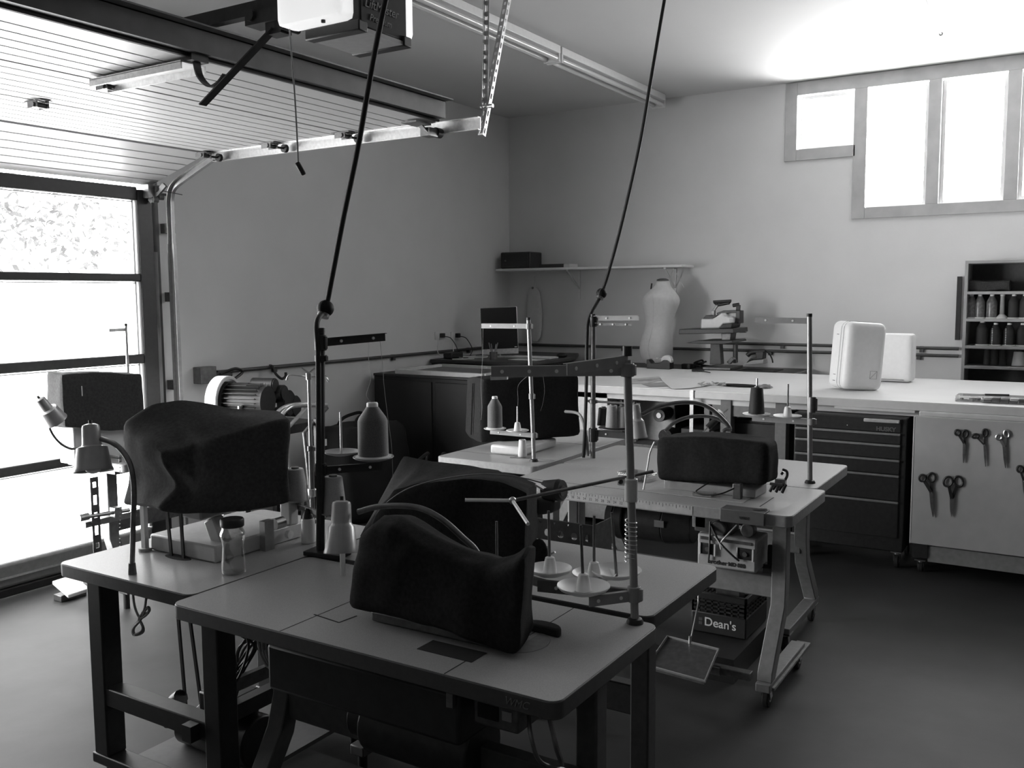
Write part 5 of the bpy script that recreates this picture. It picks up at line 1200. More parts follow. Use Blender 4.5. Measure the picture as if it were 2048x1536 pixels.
tag(b.build('cloth_scrap', m_legp, loc=p), 'crumpled grey cloth scrap right of the black oval pouch', 'scrap')
# clear organiser boxes at the right
t = thing('organiser_box', 'small clear plastic box, left of the clear boxes on the table', 'box', PZ(1930, 803, CZ))
a, c = PZ(1910, 803, CZ), PZ(1962, 806, CZ)
b = MB(); b.boxmm(a.x, a.x+.16, c.y, a.y, CZ+.001, CZ+.034); b.build('box_body', m_clear, t, .003); b = MB()
rnd = random.Random(9)
for k in range(14): b.box((a.x+rnd.uniform(.02, .13), rnd.uniform(c.y+.02, a.y-.02), CZ+.010), (.012, .014, .01), rot('Z', rnd.uniform(0, 90)))
b.build('contents', m_greyp, t)
t = thing('organiser_box', 'long clear plastic organiser with dark contents at the right table edge', 'box', PZ(2000, 806, CZ))
a, c = PZ(1960, 806, CZ), PZ(2075, 812, CZ)
b = MB(); b.boxmm(a.x, a.x+.15, c.y, a.y-.005, CZ+.001, CZ+.038); b.build('box_body', m_clear, t, .003); b = MB()
n = 6
for k in range(n):
    ya = a.y-.015+(c.y-a.y+.02)*k/n; yb = a.y-.015+(c.y-a.y+.02)*(k+.85)/n; b.boxmm(a.x+.015, a.x+.13, yb, ya, CZ+.004, CZ+(.018, .028, .024)[k % 3])
b.build('contents', m_dsteel, t)
b = MB(); b.cyl((a.x+.04, a.y-.02, CZ+.045), (a.x+.07, a.y-.14, CZ+.045), .006, n=10); tag(b.build('marker_pen', m_darkpl, loc=(a.x+.05, a.y-.08, CZ+.045)), 'black marker pen lying on top of the long clear organiser', 'pen')

# ================================================================== ALONG THE WINDOW WALL
sz = 1.872; SX = 7.68
t = thing('wall_shelf', 'long white wall shelf above the computer and dress form', 'shelf', (7.84, 4.0, sz))
ya, yb = PX(1385, 526, SX).y, 4.96
MB().boxmm(SX, L-.002, ya+.10, yb, sz-.022, sz).build('shelf_board', m_white, t, .003)
for px_ in (1135, 1330):
    y = PX(px_, 545, SX+.06).y; b = MB(); b.boxmm(L-.012, L-.002, y-.01, y+.01, sz-.30, sz-.022); b.boxmm(SX+.05, L-.002, y-.01, y+.01, sz-.032, sz-.022); b.bar((SX+.06, y, sz-.03), (L-.01, y, sz-.20), .010, .012); b.build('bracket', m_white, t)
b = MB(); y = PX(1345, 545, SX+.1).y
for dy in (-.10, -.03, .06): b.tube([(SX+.12, y, sz-.03), (SX+.12, y+dy, sz-.20)], .004, n=6)
b.build('hanging_hook', m_cream, t)
a, c = PX(1001, 538, SX+.02), PX(1060, 504, SX+.02)
t = thing('dark_box', 'dark square box at the left end of the wall shelf', 'box', (SX+.12, (a.y+c.y)/2, sz))
b = MB(); b.boxmm(SX+.02, SX+.25, c.y, a.y, sz+.001, c.z+.005); b.build('box_body', m_blackpaint, t, .012)
MB().boxmm(SX+.017, SX+.021, c.y+.025, a.y-.04, sz+.02, c.z-.012).build('front_face', m_darkpl, t, .004); MB().cyl((SX+.010, a.y-.06, (sz+c.z)/2), (SX+.018, a.y-.06, (sz+c.z)/2), .010, n=12).build('knob', m_dsteel, t)
a, c = PX(1078, 536, SX+.02), PX(1138, 527, SX+.02)
t = thing('book', 'flat dark book with pale spine end lying on the wall shelf', 'book', (SX+.1, (a.y+c.y)/2, sz))
b = MB(); b.boxmm(SX+.02, SX+.20, c.y+.06, a.y, sz+.001, sz+.035); b.build('cover', m_darkpl, t); b = MB(); b.boxmm(SX+.025, SX+.195, c.y, c.y+.06, sz+.001, sz+.033); b.build('pale_spine', m_cream, t)
# sleeve board hanging on the wall
p = PX(1067, 575, 7.95); q = PX(1070, 682, 7.95)
t = thing('sleeve_board', 'narrow white padded sleeve board hanging on the wall beside the monitor', 'sleeve board', p)
zt_, zb_ = p.z, q.z; y = p.y; pts = []
for k in range(13):
    w = k/12; z = zt_+(zb_-zt_)*w; r_ = .035+.055*math.sin(math.pi*min(1, w*.75+.12)); pts.append((z, r_*(.55 if k in (0, 12) else 1)))
b = MB(); rings = [[b.v((7.955+.022*math.cos(2*math.pi*i/16), y-.01*k/12+r_*math.sin(2*math.pi*i/16), z)) for i in range(16)] for k, (z, r_) in enumerate(pts)]
b.skin(rings); b.build('padded_board', m_form, t)
b = MB(); b.tube([(7.97, y, zt_), (7.975, y, zt_+.11)], .004, n=6); b.build('hanging_loop', m_cream, t); MB().cyl((7.94, y, zt_-.005), (7.93, y, zt_-.005), .012, n=10).build('clip', m_dsteel, t)
# conduits
def pipe(p, q, label, clips):
    t = thing('conduit_pipe', label, 'pipe', (V(p)+V(q))/2, 'conduits on the walls'); mc = mat('conduit_grey', .075, .5, metal=.3)
    MB().cyl(p, q, .013, n=12).build('pipe', mc, t); d = (V(q)-V(p)).normalized(); nrm = V((1, 0, 0)) if abs(d.y) > .5 else V((0, 1, 0))
    for f in clips:
        c = V(p)+(V(q)-V(p))*f; b = MB(); b.box(c+nrm*.006+V((0, 0, -.012)), (.03, .03, .05)); b.build('pipe_clip', mc, t)
pipe((L-.02, 4.95, 1.119), (L-.02, .84, 1.117), 'lower dark conduit pipe along the window wall', (.3, .64, .93))
pipe((L-.02, 2.75, 1.178), (L-.02, .84, 1.174), 'upper shorter dark conduit pipe along the window wall', (.28, .86))
pipe((4.22, W-.02, 1.112), (7.97, W-.02, 1.107), 'dark conduit pipe along the wall beside the garage door', (.14, .5, .8))
p = PY(411, 750, W-.04)
t = thing('junction_box', 'dark electrical box on the wall right of the garage door', 'electrical box', p)
b = MB(); b.boxmm(p.x-.07, p.x+.06, W-.08, W-.002, p.z-.055, p.z+.055); b.build('box_body', m_dsteel, t, .004)
b = MB(); b.cyl((p.x+.06, W-.05, p.z-.01), (p.x+.20, W-.05, p.z-.012), .022, n=14); b.tube([(p.x+.10, W-.07, p.z), (p.x+.20, W-.10, p.z+.03), (p.x+.28, W-.08, p.z), (p.x+.20, W-.09, p.z-.04)], .010, n=8, smooth=5); b.build('plug_and_cord', m_darkpl, t)
p = PY(552, 740, W-.06); b = MB(); b.tube([p+V((-.01, .05, .03)), p+V((-.03, 0, .025)), p+V((-.035, -.03, -.02)), p+V((.0, -.05, -.06)), p+V((.045, -.045, -.05)), p+V((.055, -.04, -.02))], .010, n=8, smooth=5)
tag(b.build('wall_hook', m_darkpl, loc=p), 'curved black hook hanging from the conduit beside the garage door', 'hook')
# side table by the window wall
tz = .975
t = thing('side_table', 'dark narrow table between the cutting table and window wall under the heat press', 'table', (7.62, 2.7, 0))
ya, yb = PX(1585, 748, 7.34).y, 3.62
MB().boxmm(7.34, 7.94, ya, yb, tz-.05, tz).build('tabletop', mat('grey_bench', .12, .6), t, .006); MB().boxmm(7.36, 7.92, ya+.02, yb-.02, tz+.0, tz+.004).build('rubber_mat', m_blackpaint, t)
for x in (7.40, 7.88):
    for y in (ya+.08, yb-.08): MB().boxmm(x-.025, x+.025, y-.025, y+.025, 0, tz-.05).build('leg', m_legp, t)
# dress form torso
p = PX(1322, 722, 7.62); zb0 = tz+.006
t = thing('dress_form', 'white half-body dress form torso standing on the dark narrow table', 'dress form', (7.62, p.y, zb0))
ztop = PX(1326, 562, 7.62).z; hh = ztop-zb0; yc = p.y
sil = [(725, 1291, 1342, .115), (712, 1285, 1343, .14), (697, 1281, 1343, .15), (682, 1284, 1343, .145), (666, 1289, 1343, .125), (650, 1293, 1343, .108), (635, 1293, 1346, .115), (620, 1290, 1352, .13), (607, 1287, 1358, .15), (596, 1289, 1357, .17), (587, 1297, 1350, .165), (579, 1305, 1344, .12), (572, 1311, 1340, .062), (566, 1313, 1339, .052), (561, 1313, 1338, .050)]
b = MB(); rings = []; secs = []
for py_, xl, xr, rx in sil:
    l_, r_2 = PX(xl, py_, 7.62), PX(xr, py_, 7.62); ry = (l_.y-r_2.y)/2; oy = (l_.y+r_2.y)/2; z = max(l_.z, zb0) if py_ < 725 else zb0
    secs.append((rx, oy, ry, z)); r_ = []
    for i in range(28):
        a = 2*math.pi*i/28; e = .9; cc, ss = math.cos(a), math.sin(a)
        q = V((7.62+rx*math.copysign(abs(cc)**e, cc), oy+ry*math.copysign(abs(ss)**e, ss), z))
        if 590 < py_ < 625 and ss < 0: q.y += .018*math.exp(-(cc/.28)**2)          # hollow between the breasts
        if 675 < py_ < 720 and ss > 0: q.y -= .020*math.exp(-(cc/.22)**2)
        r_.append(b.v(q))
    rings.append(r_)
b.skin(rings); b.build('torso', m_form, t, subd=1)
b = MB(); b.lathe([(.052, 0), (.054, .008), (.03, .018), (.004, .02)], (7.62, secs[-1][1], secs[-1][3]-.002), n=24); b.build('neck_cap', m_dsteel, t)
b = MB(); b.tube([(7.62-rx*1.005, oy+.01, z) for rx, oy, ry, z in secs[:11]], .0018, n=5); b.build('side_seam', m_cream, t)
b = MB(); b.bar((7.56, yc+.075, ztop-.07), (7.57, yc+.072, ztop-.02), .010, .008); b.build('shoulder_clip', m_darkpl, t)
# heat press
HXc = 7.58; g = lambda px_, py_, dx=0: PX(px_, py_, HXc+dx)
t = thing('heat_press', 'heat press with white housing and black platens on the dark narrow table', 'heat press', (HXc, g(1440, 735).y, tz+.005))
def slab(b, pxs, x0, x1):
    q = [g(*p) for p in pxs]; b.extr([V((x0, p.y, p.z)) for p in q], (x1-x0, 0, 0))
b = MB(); slab(b, [(1424, 728), (1447, 728), (1444, 683), (1426, 683)], HXc-.06, HXc+.02); b.build('front_column', mat('press_grey', .10, .5), t, .004)
zB = tz+.005; yc = g(1440, 735).y
b = MB(); b.boxmm(HXc-.12, HXc+.22, g(1470, 735).y, g(1415, 735).y, zB, zB+.02); b.build('base_plate', m_dsteel, t, .003)
b = MB(); slab(b, [(1458, 728), (1464, 728), (1464, 690), (1458, 690)], HXc+.10, HXc+.16); b.build('rear_column', m_dsteel, t, .004)
b = MB(); slab(b, [(1374, 666.5), (1482, 664.5), (1481, 655.5), (1375, 657)], HXc-.19, HXc+.19); b.build('upper_platen', m_blackpaint, t, .004)
b = MB(); slab(b, [(1386, 684), (1412, 679), (1478, 679), (1480, 683), (1462, 686), (1420, 686)], HXc-.18, HXc+.18); b.build('lower_platen', m_blackpaint, t, .003)
b = MB(); slab(b, [(1445, 680), (1462, 680), (1464, 666), (1444, 666)], HXc-.02, HXc+.12); b.build('lift_arm', m_dsteel, t, .004)
b = MB(); slab(b, [(1409, 656.5), (1446, 656), (1455, 647), (1470, 646), (1468, 636), (1456, 632), (1451, 625), (1440, 633), (1432, 637), (1410, 637.5)], HXc-.10, HXc+.12); b.build('housing', m_plas, t, .010)
b = MB(); slab(b, [(1411, 637), (1432, 636.5), (1440, 631), (1443, 629), (1431, 631), (1417, 630)], HXc-.07, HXc+.09); b.build('housing_top', m_blackpaint, t, .003)
b = MB(); slab(b, [(1447, 656), (1472, 655), (1474, 646), (1455, 647)], HXc-.12, HXc+.10); b.build('control_panel', m_darkpl, t, .004)
b = MB(); slab(b, [(1470, 647), (1480, 647), (1480, 621), (1472, 621)], HXc, HXc+.10); slab(b, [(1432, 626), (1446, 621), (1478, 620), (1478, 626), (1455, 627), (1434, 632)], HXc+.01, HXc+.06); b.build('linkage_arm', m_blackmetal, t, .004)
b = MB(); b.bar(g(1427, 634, .03), g(1427, 621, .03), .03, .03); b.bar(g(1427, 622, .03), g(1436, 609, .03), .02, .02); b.build('lever_stem', m_dsteel, t, .003)
b = MB(); b.tube([g(1427, 604, .03), g(1462, 602, .03), g(1458, 606, .03), g(1437, 610, .03), g(1433, 608, .03)], .013, n=10, closed=True); b.build('lever_handle', m_darkpl, t)
b = MB(); b.cyl(g(1466, 611, .05), g(1478, 609, .05), .016, n=12); b.bar(g(1477, 610, .05), g(1476, 622, .05), .03, .025); b.build('adjust_knob', m_darkpl, t)
b = MB(); b.bar(g(1480, 664, .1), g(1492, 664, .1), .03, .012); b.build('side_lug', m_dsteel, t)
b = MB(); b.bar(g(1458, 726, .05), g(1468, 716, .05), .06, .03); b.build('foot_lug', m_legp, t, .003)
# iron on its heel plate, cord pile
p = V((7.50, PX(1508, 729, 7.50).y, tz+.005)); g2 = lambda px_, py_: PX(px_, py_, 7.50)
t = thing('steam_iron', 'steam iron with dark handle resting on the dark narrow table', 'iron', p)
b = MB(); b.extr([g2(1484, 731), g2(1527, 728), g2(1526, 719), g2(1503, 721), g2(1492, 726)], (.12, 0, 0)); b.build('sole_plate', m_greyp, t, .006)
b = MB(); b.extr([g2(1492, 726), g2(1503, 720), g2(1526, 718), g2(1527, 702), g2(1510, 704), g2(1512, 714), g2(1500, 717)], (.09, 0, 0)); b.build('iron_body', m_darkpl, t, .006)
b = MB(); b.tube([g2(1491, 712)+V((.05, 0, 0)), g2(1498, 706)+V((.05, 0, 0)), g2(1512, 704)+V((.05, 0, 0)), g2(1525, 703)+V((.05, 0, 0))], .020, n=10, smooth=5); b.build('handle', m_darkpl, t)
b = MB(); b.tube([g2(1527, 702)+V((.05, 0, 0)), g2(1533, 708)+V((.07, 0, 0)), g2(1538, 718)+V((.08, 0, 0)), g2(1540, 727)+V((.08, 0, 0))], .006, n=8, smooth=5); b.build('cord', m_rubber, t)
b = MB(); b.boxmm(7.43, 7.72, g2(1552, 732).y, g2(1480, 732).y, tz+.0045, tz+.010); tag(b.build('iron_mat', m_coverg, loc=p), 'thin dark rectangular mat under the steam iron', 'mat')
b = MB(); y = PX(1390, 730, 7.46).y
for k in range(7): b.tube([(7.46+.02*k, y+.04*math.cos(k*1.7), tz+.012+.008*k), (7.50+.01*k, y+.07*math.sin(k), tz+.02+.009*k), (7.56, y-.08+.02*k, tz+.016+.004*k), (7.60, y-.18, tz+.016)], .008, n=7, smooth=5)
tag(b.build('power_cord_pile', m_rubber, loc=(7.5, y, tz)), 'untidy pile of black cord left of the heat press', 'cord')
b = MB(); b.boxmm(7.40, 7.46, y+.02, y+.10, tz+.006, tz+.05); tag(b.build('foot_block', m_darkpl, loc=(7.43, y+.06, tz), bevel=.006), 'small dark block beside the cord pile on the narrow table', 'block')
# bookshelf with cones
BX = 7.66; by1 = PX(1926, 640, BX).y; by0 = -.35
t = thing('thread_bookcase', 'grey open bookcase full of thread cones against the window wall', 'bookcase', (7.82, .3, 0))
mb_ = mat('bookcase_board', .34, .6, var=.08, scale=10)
ztop = PX(1926, 527.5, BX).z
MB().boxmm(BX, L-.03, by1-.022, by1, 0, ztop).build('side_panel', mb_, t, .002); MB().boxmm(BX, L-.03, by0, by0+.022, 0, ztop).build('side_panel', mb_, t, .002)
MB().boxmm(BX, L-.03, by0, by1, ztop, ztop+.022).build('top_panel', mb_, t, .002); MB().boxmm(L-.028, L-.02, by0, by1, 0, ztop).build('back_panel', mat('bookcase_back', .10, .7), t)
sh = [PX(1926, yy, BX).z for yy in (583, 637, 691, 731)]+[.70, .45, .10]
for z in sh: MB().boxmm(BX, L-.028, by0+.022, by1-.022, z-.022, z-.0005).build('shelf', mb_, t, .002)
b = MB(); a, c = PX(1917, 553, L-.04), PX(1917, 680, L-.04); b.boxmm(L-.05, L-.002, PX(1922, 600, L-.04).y, PX(1913, 600, L-.04).y, c.z, a.z)
tag(b.build('magnetic_strip', m_darkpl, loc=a), 'tall narrow black strip on the wall left of the bookcase', 'strip')
b = MB(); a, c = PX(1932, 582, BX+.12), PX(2021, 561, BX+.12); b.softbox([(BX+.06, a.y, sh[0]+.004), (BX+.06, c.y, sh[0]+.004), (BX+.25, c.y, sh[0]+.004), (BX+.25, a.y, sh[0]+.004)], [(BX+.06, a.y, sh[0]+.08), (BX+.06, c.y, c.z), (BX+.25, c.y, c.z), (BX+.25, a.y, sh[0]+.08)], (.06, .2, .2), (14, 8, 8), .006, 9)
tag(b.build('folded_cloth', m_coverg, loc=(BX+.15, a.y-.2, sh[0])), 'dark folded cloth bundle on the top shelf of the bookcase', 'cloth')
m_wrap = mat('wrapped_thread', .16, .28, var=.35, scale=60); m_dk = mat('dark_thread', .030, .7, var=.2, scale=300)
def shelfcone(px_, z, h, r0, m, label, dome=True, tip=m_case, dx=.10, r1=None):
    y = PX(px_, 650, BX+dx).y
    return cone((BX+dx, y, z), h, r0, r1 or r0*.42, m, label, dome, tip=tip, group='thread cones in the bookcase')
for px_, m, lab in ((1941, m_wrap, 'plastic wrapped grey cone, first from the left on the second shelf'), (1958, m_wrap, 'plastic wrapped grey cone, second from the left on the second shelf'), (1982, m_wrap, 'plastic wrapped grey cone, third from the left on the second shelf'), (2026, m_dk, 'dark domed cone right of the nearly bare cone on the second shelf'), (2048, m_dk, 'dark domed cone at the picture edge on the second shelf')):
    shelfcone(px_, sh[1], .175, .036, m, lab)
y = PX(2003, 650, BX+.10).y; c = thing('thread_cone', 'nearly bare thin grey cone with wide base on the second shelf', 'thread cone', (BX+.1, y, sh[1]), 'thread cones in the bookcase')
MB().lathe([(.042, 0), (.040, .008), (.018, .030), (.017, .03)], (BX+.1, y, sh[1]), n=24).build('cone_base', m_cream, c); MB().lathe([(.016, .03), (.014, .165), (.006, .165)], (BX+.1, y, sh[1]), n=20).build('wound_thread', m_threadl, c); MB().lathe([(.016, .165), (.017, .178), (.006, .178)], (BX+.1, y, sh[1]), n=18).build('cone_tip', m_cream, c)
for px_, lab in ((1965, 'wide dark cone, leftmost on the third shelf of the bookcase'), (1992, 'dark domed cone with a bright beaded edge, left one on the third shelf'), (2019, 'dark domed cone with a bright beaded edge, right one on the third shelf'), (2046, 'dark domed cone at the picture edge on the third shelf')):
    o = shelfcone(px_, sh[2], .165 if px_ > 1970 else .18, .036 if px_ > 1970 else .042, m_dk, lab)
    if px_ in (1992, 2019):
        b = MB(); yy = PX(px_-6, 650, BX+.10).y
        for k in range(10): b.sph((BX+.068, yy, sh[2]+.012+k*.0125), .0046, 8, 5)
        b.build('beaded_edge', m_case, o)
for px_, m, r_, lab in ((1977, m_dk, .026, 'small dark cone, leftmost on the fourth shelf'), (1992, m_dk, .03, 'small dark cone, second from left on the fourth shelf'), (2008, m_dk, .028, 'small dark cone next to the white cone on the fourth shelf'), (2040, m_plas, .045, 'fat white cone on the fourth shelf of the bookcase')):
    shelfcone(px_, sh[3], .115 if m is m_dk else .105, r_, m, lab, dome=False, r1=r_*.72)
for px_, lab in ((1987, 'dark cone, leftmost on the fifth shelf'), (2009, 'dark cone, second from left on the fifth shelf'), (2029, 'dark cone, third from left on the fifth shelf'), (2047, 'dark cone at the picture edge on the fifth shelf')):
    shelfcone(px_, sh[4], .22, .034, m_dk if px_ < 2000 else m_thread, lab)

# ================================================================== COMPUTER CORNER
dkz = 1.05
t = thing('corner_desk', 'dark corner desk with rounded front holding the computer', 'desk', (7.2, 4.5, 0))
poly = [(6.60, 4.97), (6.60, 4.10)]+[(6.60+.16*(1-math.cos(a)), 4.10-.16*math.sin(a)) for a in [math.radians(x) for x in range(15, 91, 15)]]
poly += [(7.45, 3.95), (7.95, 4.18), (7.95, 4.97)]
b = MB(); b.prism(poly, dkz-.032, dkz); b.build('desktop', mat('dark_desk', .045, .45), t, .006)
b = MB(); b.prism([(x+.03 if x < 7 else x-.03, y+.03 if y < 4.5 else y) for x, y in poly], dkz-.06, dkz-.032); b.build('desk_apron', m_blackpaint, t)
for x, y in ((6.68, 4.15), (6.68, 4.9), (7.85, 4.3), (7.85, 4.9)): MB().boxmm(x-.03, x+.03, y-.03, y+.03, 0, dkz-.06).build('leg', m_blackpaint, t)
MB().boxmm(6.72, 6.74, 4.2, 4.9, .1, dkz-.06).build('side_panel', m_blackpaint, t)
md = 4.62
mp = [PD(x, y, depth((7.12, 4.55, 1.3))) for x, y in ((960, 616), (1032, 613), (1039, 693), (965, 699))]
t = thing('computer_monitor', 'slim desktop computer with dark screen and pale chin on the corner desk', 'computer', (7.15, 4.55, dkz))
u1 = (mp[1]-mp[0]).normalized(); v1 = (mp[3]-mp[0]); v1 = (v1-u1*v1.dot(u1)); hM = v1.length; v1.normalize(); wM = (mp[1]-mp[0]).length*1.02; nM = u1.cross(v1)
if nM.dot(_f) < 0: nM = -nM
def mpl(b, u0, u2, v0, v2, d0, d1): 
    o = mp[0]; b.hexa([o+u1*u0+v1*v0+nM*d0, o+u1*u2+v1*v0+nM*d0, o+u1*u2+v1*v2+nM*d0, o+u1*u0+v1*v2+nM*d0], [o+u1*u0+v1*v0+nM*d1, o+u1*u2+v1*v0+nM*d1, o+u1*u2+v1*v2+nM*d1, o+u1*u0+v1*v2+nM*d1]); return b
mpl(MB(), 0, wM, 0, hM+.05, 0, .025).build('monitor_case', m_galv, t, .004)
mpl(MB(), .004, wM-.004, .004, hM, -.003, 0).build('screen', m_screen, t); mpl(MB(), wM-.035, wM-.012, hM-.016, hM-.008, -.0042, -.003).build('badge', m_plas, t)
c = mp[0]+u1*wM/2+v1*(hM+.06)+nM*.02; foot = V((c.x, c.y, dkz))
b = MB(); b.bar(c, foot+nM*.08+V((0, 0, .008)), .19, .012, up=nM); b.build('stand', m_galv, t); b = MB(); b.box(foot+V((.03, .02, .004)), (.18, .20, .008), rot('Z', 30)); b.build('stand_foot', m_galv, t)
def pp(px_, py_, z=dkz): return PZ(px_, py_, z)
tag(MB().extr([(6.85, 4.02, dkz), (6.85, 4.30, dkz), (7.02, 4.30, dkz), (7.02, 4.02, dkz)], (0, 0, .003)).build('paper_sheet', m_paper, loc=(6.9, 4.1, dkz)), 'white paper sheet on the corner desk front', 'paper')
b = MB(); b.boxmm(7.06, 7.22, 4.0, 4.45, dkz+.001, dkz+.014); t = thing('keyboard', 'pale slim keyboard on the corner desk right of the screen', 'keyboard', (7.14, 4.2, dkz)); b.build('key_bed', m_cream, t, .003); MB().boxmm(7.075, 7.205, 4.015, 4.435, dkz+.014, dkz+.017).build('keys', m_plas, t)
b = MB(); b.sph((7.32, 4.02, dkz+.02), (.035, .055, .022), 16, 8); tag(b.build('computer_mouse', m_darkpl, loc=(7.32, 4.02, dkz)), 'dark rounded mouse near the right end of the corner desk', 'mouse')
b = MB(); p = V((6.80, 4.42, dkz)); b.cyl(p, p+V((0, 0, .07)), .035, n=18); t = thing('pen_cup', 'pen cup with pens and scissors in front of the dark screen', 'cup', p); b.build('cup', m_dsteel, t)
b = MB()
for k in range(6): a = k*1.1; b.cyl(p+V((.012*math.cos(a), .012*math.sin(a), .03)), p+V((.04*math.cos(a), .04*math.sin(a), .13+.01*(k % 3))), .004, n=6)
b.build('pens', m_greyp, t)
# outlets with cords
for px_, lab in ((880, 'white wall outlet, left one by the computer, with cords plugged in'), (911, 'white wall outlet, right one by the computer, with cords plugged in')):
    p = PY(px_, 671, W-.01); t = thing('wall_outlet', lab, 'outlet', p, 'outlets by the computer')
    MB().boxmm(p.x-.07, p.x+.07, W-.012, W-.001, p.z-.035, p.z+.035).build('cover_plate', m_plas, t, .003); MB().boxmm(p.x-.01, p.x+.035, W-.045, W-.012, p.z-.02, p.z+.02).build('plug', m_darkpl, t, .004)
    c = p+V((.02, -.045, -.01)); MB().tube([c, c+V((.05, -.03, -.02)), c+V((.10, -.06, -.12)), c+V((.02, -.08, -.19))], .004, n=7, smooth=6).build('cord', m_darkpl, t)
    MB().tube([p+V((-.04, -.012, 0)), p+V((-.10, -.05, -.06)), p+V((-.14, -.08, -.15)), p+V((-.05, -.10, -.195)), p+V((.12, -.14, -.19))], .004, n=7, smooth=6).build('cord', m_plas, t)
b = MB(); p = V((6.78, 4.84, dkz)); b.boxmm(p.x-.09, p.x+.09, p.y-.05, p.y+.05, dkz+.001, dkz+.06); tag(b.build('power_adapter', m_darkpl, loc=p, bevel=.012), 'black power adapter block on the desk below the outlets', 'adapter')
b = MB(); b.tube([(6.64, 4.75, dkz+.005), (6.75, 4.6, dkz+.006), (6.85, 4.72, dkz+.006), (6.95, 4.62, dkz+.006), (7.1, 4.7, dkz+.006), (6.9, 4.85, dkz+.006), (6.7, 4.68, dkz+.014)], .005, n=7, smooth=6); tag(b.build('white_cable', m_plas, loc=(6.8, 4.7, dkz)), 'loose white cable snaking over the back of the corner desk', 'cable')
# black cabinet with printing screen
kz = .99
t = thing('black_cabinet', 'large black cabinet in front of the corner desk carrying the wooden frame', 'cabinet', (6.1, 4.35, 0))
kx0, kx1, ky0, ky1 = 5.79, 6.52, 3.72, 4.93
MB().boxmm(kx0, kx1, ky0, ky1, .06, kz-.02).build('cabinet_body', mat('black_laminate', .010, .55), t, .004); MB().boxmm(kx0-.01, kx1, ky0-.01, ky1, kz-.02, kz).build('cabinet_top', m_blackpaint, t, .003); MB().boxmm(kx0+.04, kx1, ky0+.04, ky1, 0, .06).build('plinth', m_blackpaint, t)
for k in range(2): MB().boxmm(kx0-.012, kx0, ky0+.02+.6*k, ky0+.58+.6*k, .10, kz-.05).build('cabinet_door', mat('black_laminate', .010, .55), t, .003)
t = thing('screen_frame', 'pale wooden screen printing frame with dark mesh lying on the black cabinet', 'frame', (6.1, 4.3, kz))
fq = [PZ(788, 747, kz+.0), PZ(897, 761, kz), PZ(985, 744, kz), PZ(868, 735.5, kz)]
fq = [V((5.83, 4.72, kz)), V((5.80, 3.86, kz)), V((6.42, 3.84, kz)), V((6.46, 4.74, kz))]
for i in range(4):
    p, q = fq[i]+V((0, 0, .0185)), fq[(i+1) % 4]+V((0, 0, .0185)); MB().bar(p, q, .045, .034).build('frame_rail', m_cream, t, .002)
b = MB(); b.extr([p+V((0, 0, .012)) for p in fq], (0, 0, .002)); b.build('mesh', m_dsteel, t)
p0, p1 = PY(914, 787, ky0-.02), PY(938, 858, ky0-.02)
b = MB(); b.boxmm(kx0+.01, kx0+.18, ky0-.016, ky0-.0125, p1.z, p0.z); t = thing('pinned_notice', 'pale grey sheet pinned on the black cabinet side', 'paper', (kx0+.1, ky0-.014, p0.z)); b.build('sheet', mat('grey_sheet', .24, .7), t); b = MB(); b.bar((kx0+.12, ky0-.018, p0.z-.05), (kx0+.13, ky0-.018, p0.z-.11), .006, .003); b.build('white_clip', m_plas, t)
# black bags on the floor in front of the door wall
def bag(loc, size, label, seed, rz=0):
    t = thing('duffel_bag', label, 'bag', loc, 'black bags on the floor'); M = Matrix.Translation(V(loc)) @ Matrix.Rotation(rz, 4, 'Z'); hx, hy, hz = size[0]/2, size[1]/2, size[2]
    b = MB(M); q = [(-hx, -hy), (hx, -hy), (hx, hy), (-hx, hy)]
    b.softbox([(x, y, .004) for x, y in q], [(x*.86, y*.7, hz) for x, y in q], (.25, .35, .3), (18, 14, 12), .014, 4, None, seed); b.build('bag_body', mat('black_bag_cloth', .006, .9, var=.2, scale=60), t)
    for s_ in (-1, 1):
        b = MB(M); b.tube([(-hx*.4, s_*hy*.45, hz*.86), (-hx*.35, s_*hy*.3, hz+.03), (-hx*.1, s_*hy*.2, hz+.07), (hx*.2, s_*hy*.2, hz+.06), (hx*.4, s_*hy*.35, hz*.9)], .012, n=8, smooth=6); b.build('handle', m_cover, t)
bag((5.15, 4.52, 0), (.80, .50, .68), 'tall black duffel bag on floor between the black pole and black cabinet', 11)
bag((4.75, 3.55, 0), (.70, .60, .52), 'bulky black bag on the floor behind the black pole stand', 12, .4)
# white post by bag
# vacuum pump on a cart + hand truck
t = thing('vacuum_pump', 'dark twin motor pump unit with white fan ring behind the large cover', 'pump', (4.25, 4.5, 0))
zc = .96; xc = PY(466, 800, 4.42).x; zc = PY(466, 803, 4.42).z; 
c0 = V((xc, 4.50, zc)); ax = V((.30, -.95, 0)).normalized()
b = MB(); b.lathe([(.150, 0), (.155, .004), (.155, .075), (.150, .08), (.135, .08), (.135, .0)], c0-ax*.04, ax, 40); b.build('fan_ring', m_plas, t)
b = MB(); b.cyl(c0, c0+ax*.05, .12, n=30); b.build('fan_guard', m_darkpl, t)
b = MB(); b.cyl(c0+ax*.05, c0+ax*.30, .095, n=30)
for k in range(24):
    a = 2*math.pi*k/24; e1 = V((0, 0, 1)); e2 = ax.cross(e1); dr = e1*math.cos(a)+e2*math.sin(a); b.bar(c0+ax*.05+dr*.10, c0+ax*.27+dr*.10, .004, .03, up=dr)
b.build('finned_motor', m_blackmetal, t)
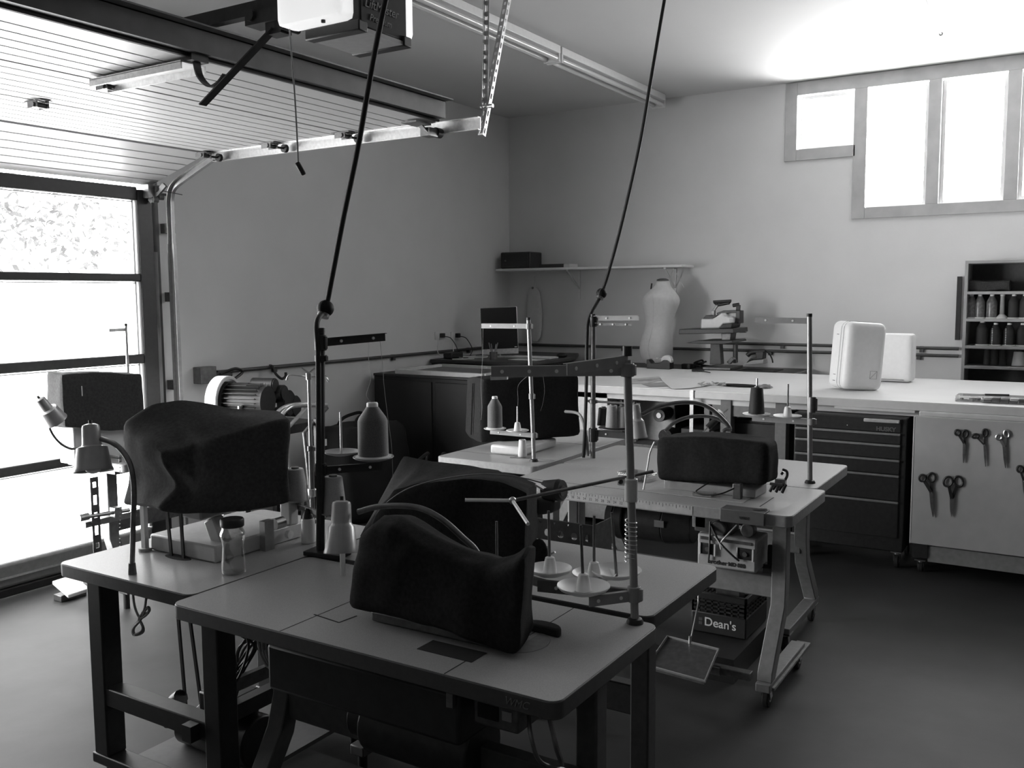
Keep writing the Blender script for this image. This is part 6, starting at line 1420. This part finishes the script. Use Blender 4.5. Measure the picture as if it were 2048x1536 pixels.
for (px_, py_, r_, l_) in ((483, 780, .045, .13), (532, 770, .045, .15), (510, 812, .05, .12), (565, 806, .085, .12), (545, 785, .05, .20), (585, 812, .07, .06)):
    p = PY(px_, py_, 4.38); b = MB(); b.cyl(p-ax*l_*.6, p+ax*l_*.4, r_, n=24); b.cyl(p+ax*l_*.4, p+ax*(l_*.4+.008), r_*.9, n=24); b.build('cylinder_head', m_darkpl, t)
p = PY(508, 812, 4.30); MB().cyl(p, p+ax*.012, .030, n=20).build('pressure_gauge', m_plas, t)
for (px_, py_, w_, h_) in ((483, 816, .07, .03), (533, 818, .05, .02), (548, 811, .05, .025)): MB().box(PY(px_, py_, 4.30), (w_, .01, h_), rot('Z', 15)).build('label_plate', m_cream, t)
b = MB(); b.boxmm(xc-.05, xc+.62, 4.30, 4.70, .74, .80); b.build('base_plate', m_blackmetal, t, .004)
for x in (xc, xc+.56):
    for y in (4.34, 4.66): MB().boxmm(x-.02, x+.02, y-.02, y+.02, 0, .74).build('stand_leg', m_blackmetal, t)
hy_ = 4.12; h = lambda x, y, yy=hy_: PY(x, y, yy)
t = thing('hand_truck', 'hand truck with pale bent tube handle leaning by the pump unit', 'hand truck', (h(600, 830).x, hy_, 0))
for dy in (0, -.16):
    MB().tube([h(548, 836)+V((0, dy*.3, 0)), h(560, 820)+V((0, dy*.3, 0)), h(580, 811)+V((0, dy*.3, 0)), h(617, 807)+V((0, dy, 0))], .013, n=10, smooth=6).build('handle_tube', m_galv, t)
    q = h(616, 812)+V((0, dy, 0)); MB().tube([q, h(570, 862)+V((0, dy, 0)), V((h(575, 880).x+.02, hy_+dy, .45)), V((h(580, 900).x+.05, hy_+dy, .12))], .013, n=10).build('side_rail', m_galv if dy == 0 else m_dsteel, t)
b = MB(); q = V((h(580, 900).x+.05, hy_-.16, .10)); b.cyl(q+V((0, -.03, 0)), q+V((0, 0, 0)), .10, n=24); b.build('wheel', m_rubber, t); b = MB(); b.cyl(q+V((0, .16, 0)), q+V((0, .19, 0)), .10, n=24); b.build('wheel', m_rubber, t)
b = MB(); b.boxmm(q.x-.05, q.x+.16, hy_-.16, hy_, .01, .02); b.build('toe_plate', m_dsteel, t)
b = MB(); q = h(596, 875); b.boxmm(q.x-.03, q.x+.03, hy_-.20, hy_-.16, .55, .88); b.build('frame_strap', m_darkpl, t, .004); MB().box(h(594, 880)+V((0, -.22, 0)), (.05, .01, .04)).build('white_tag', m_plas, t)
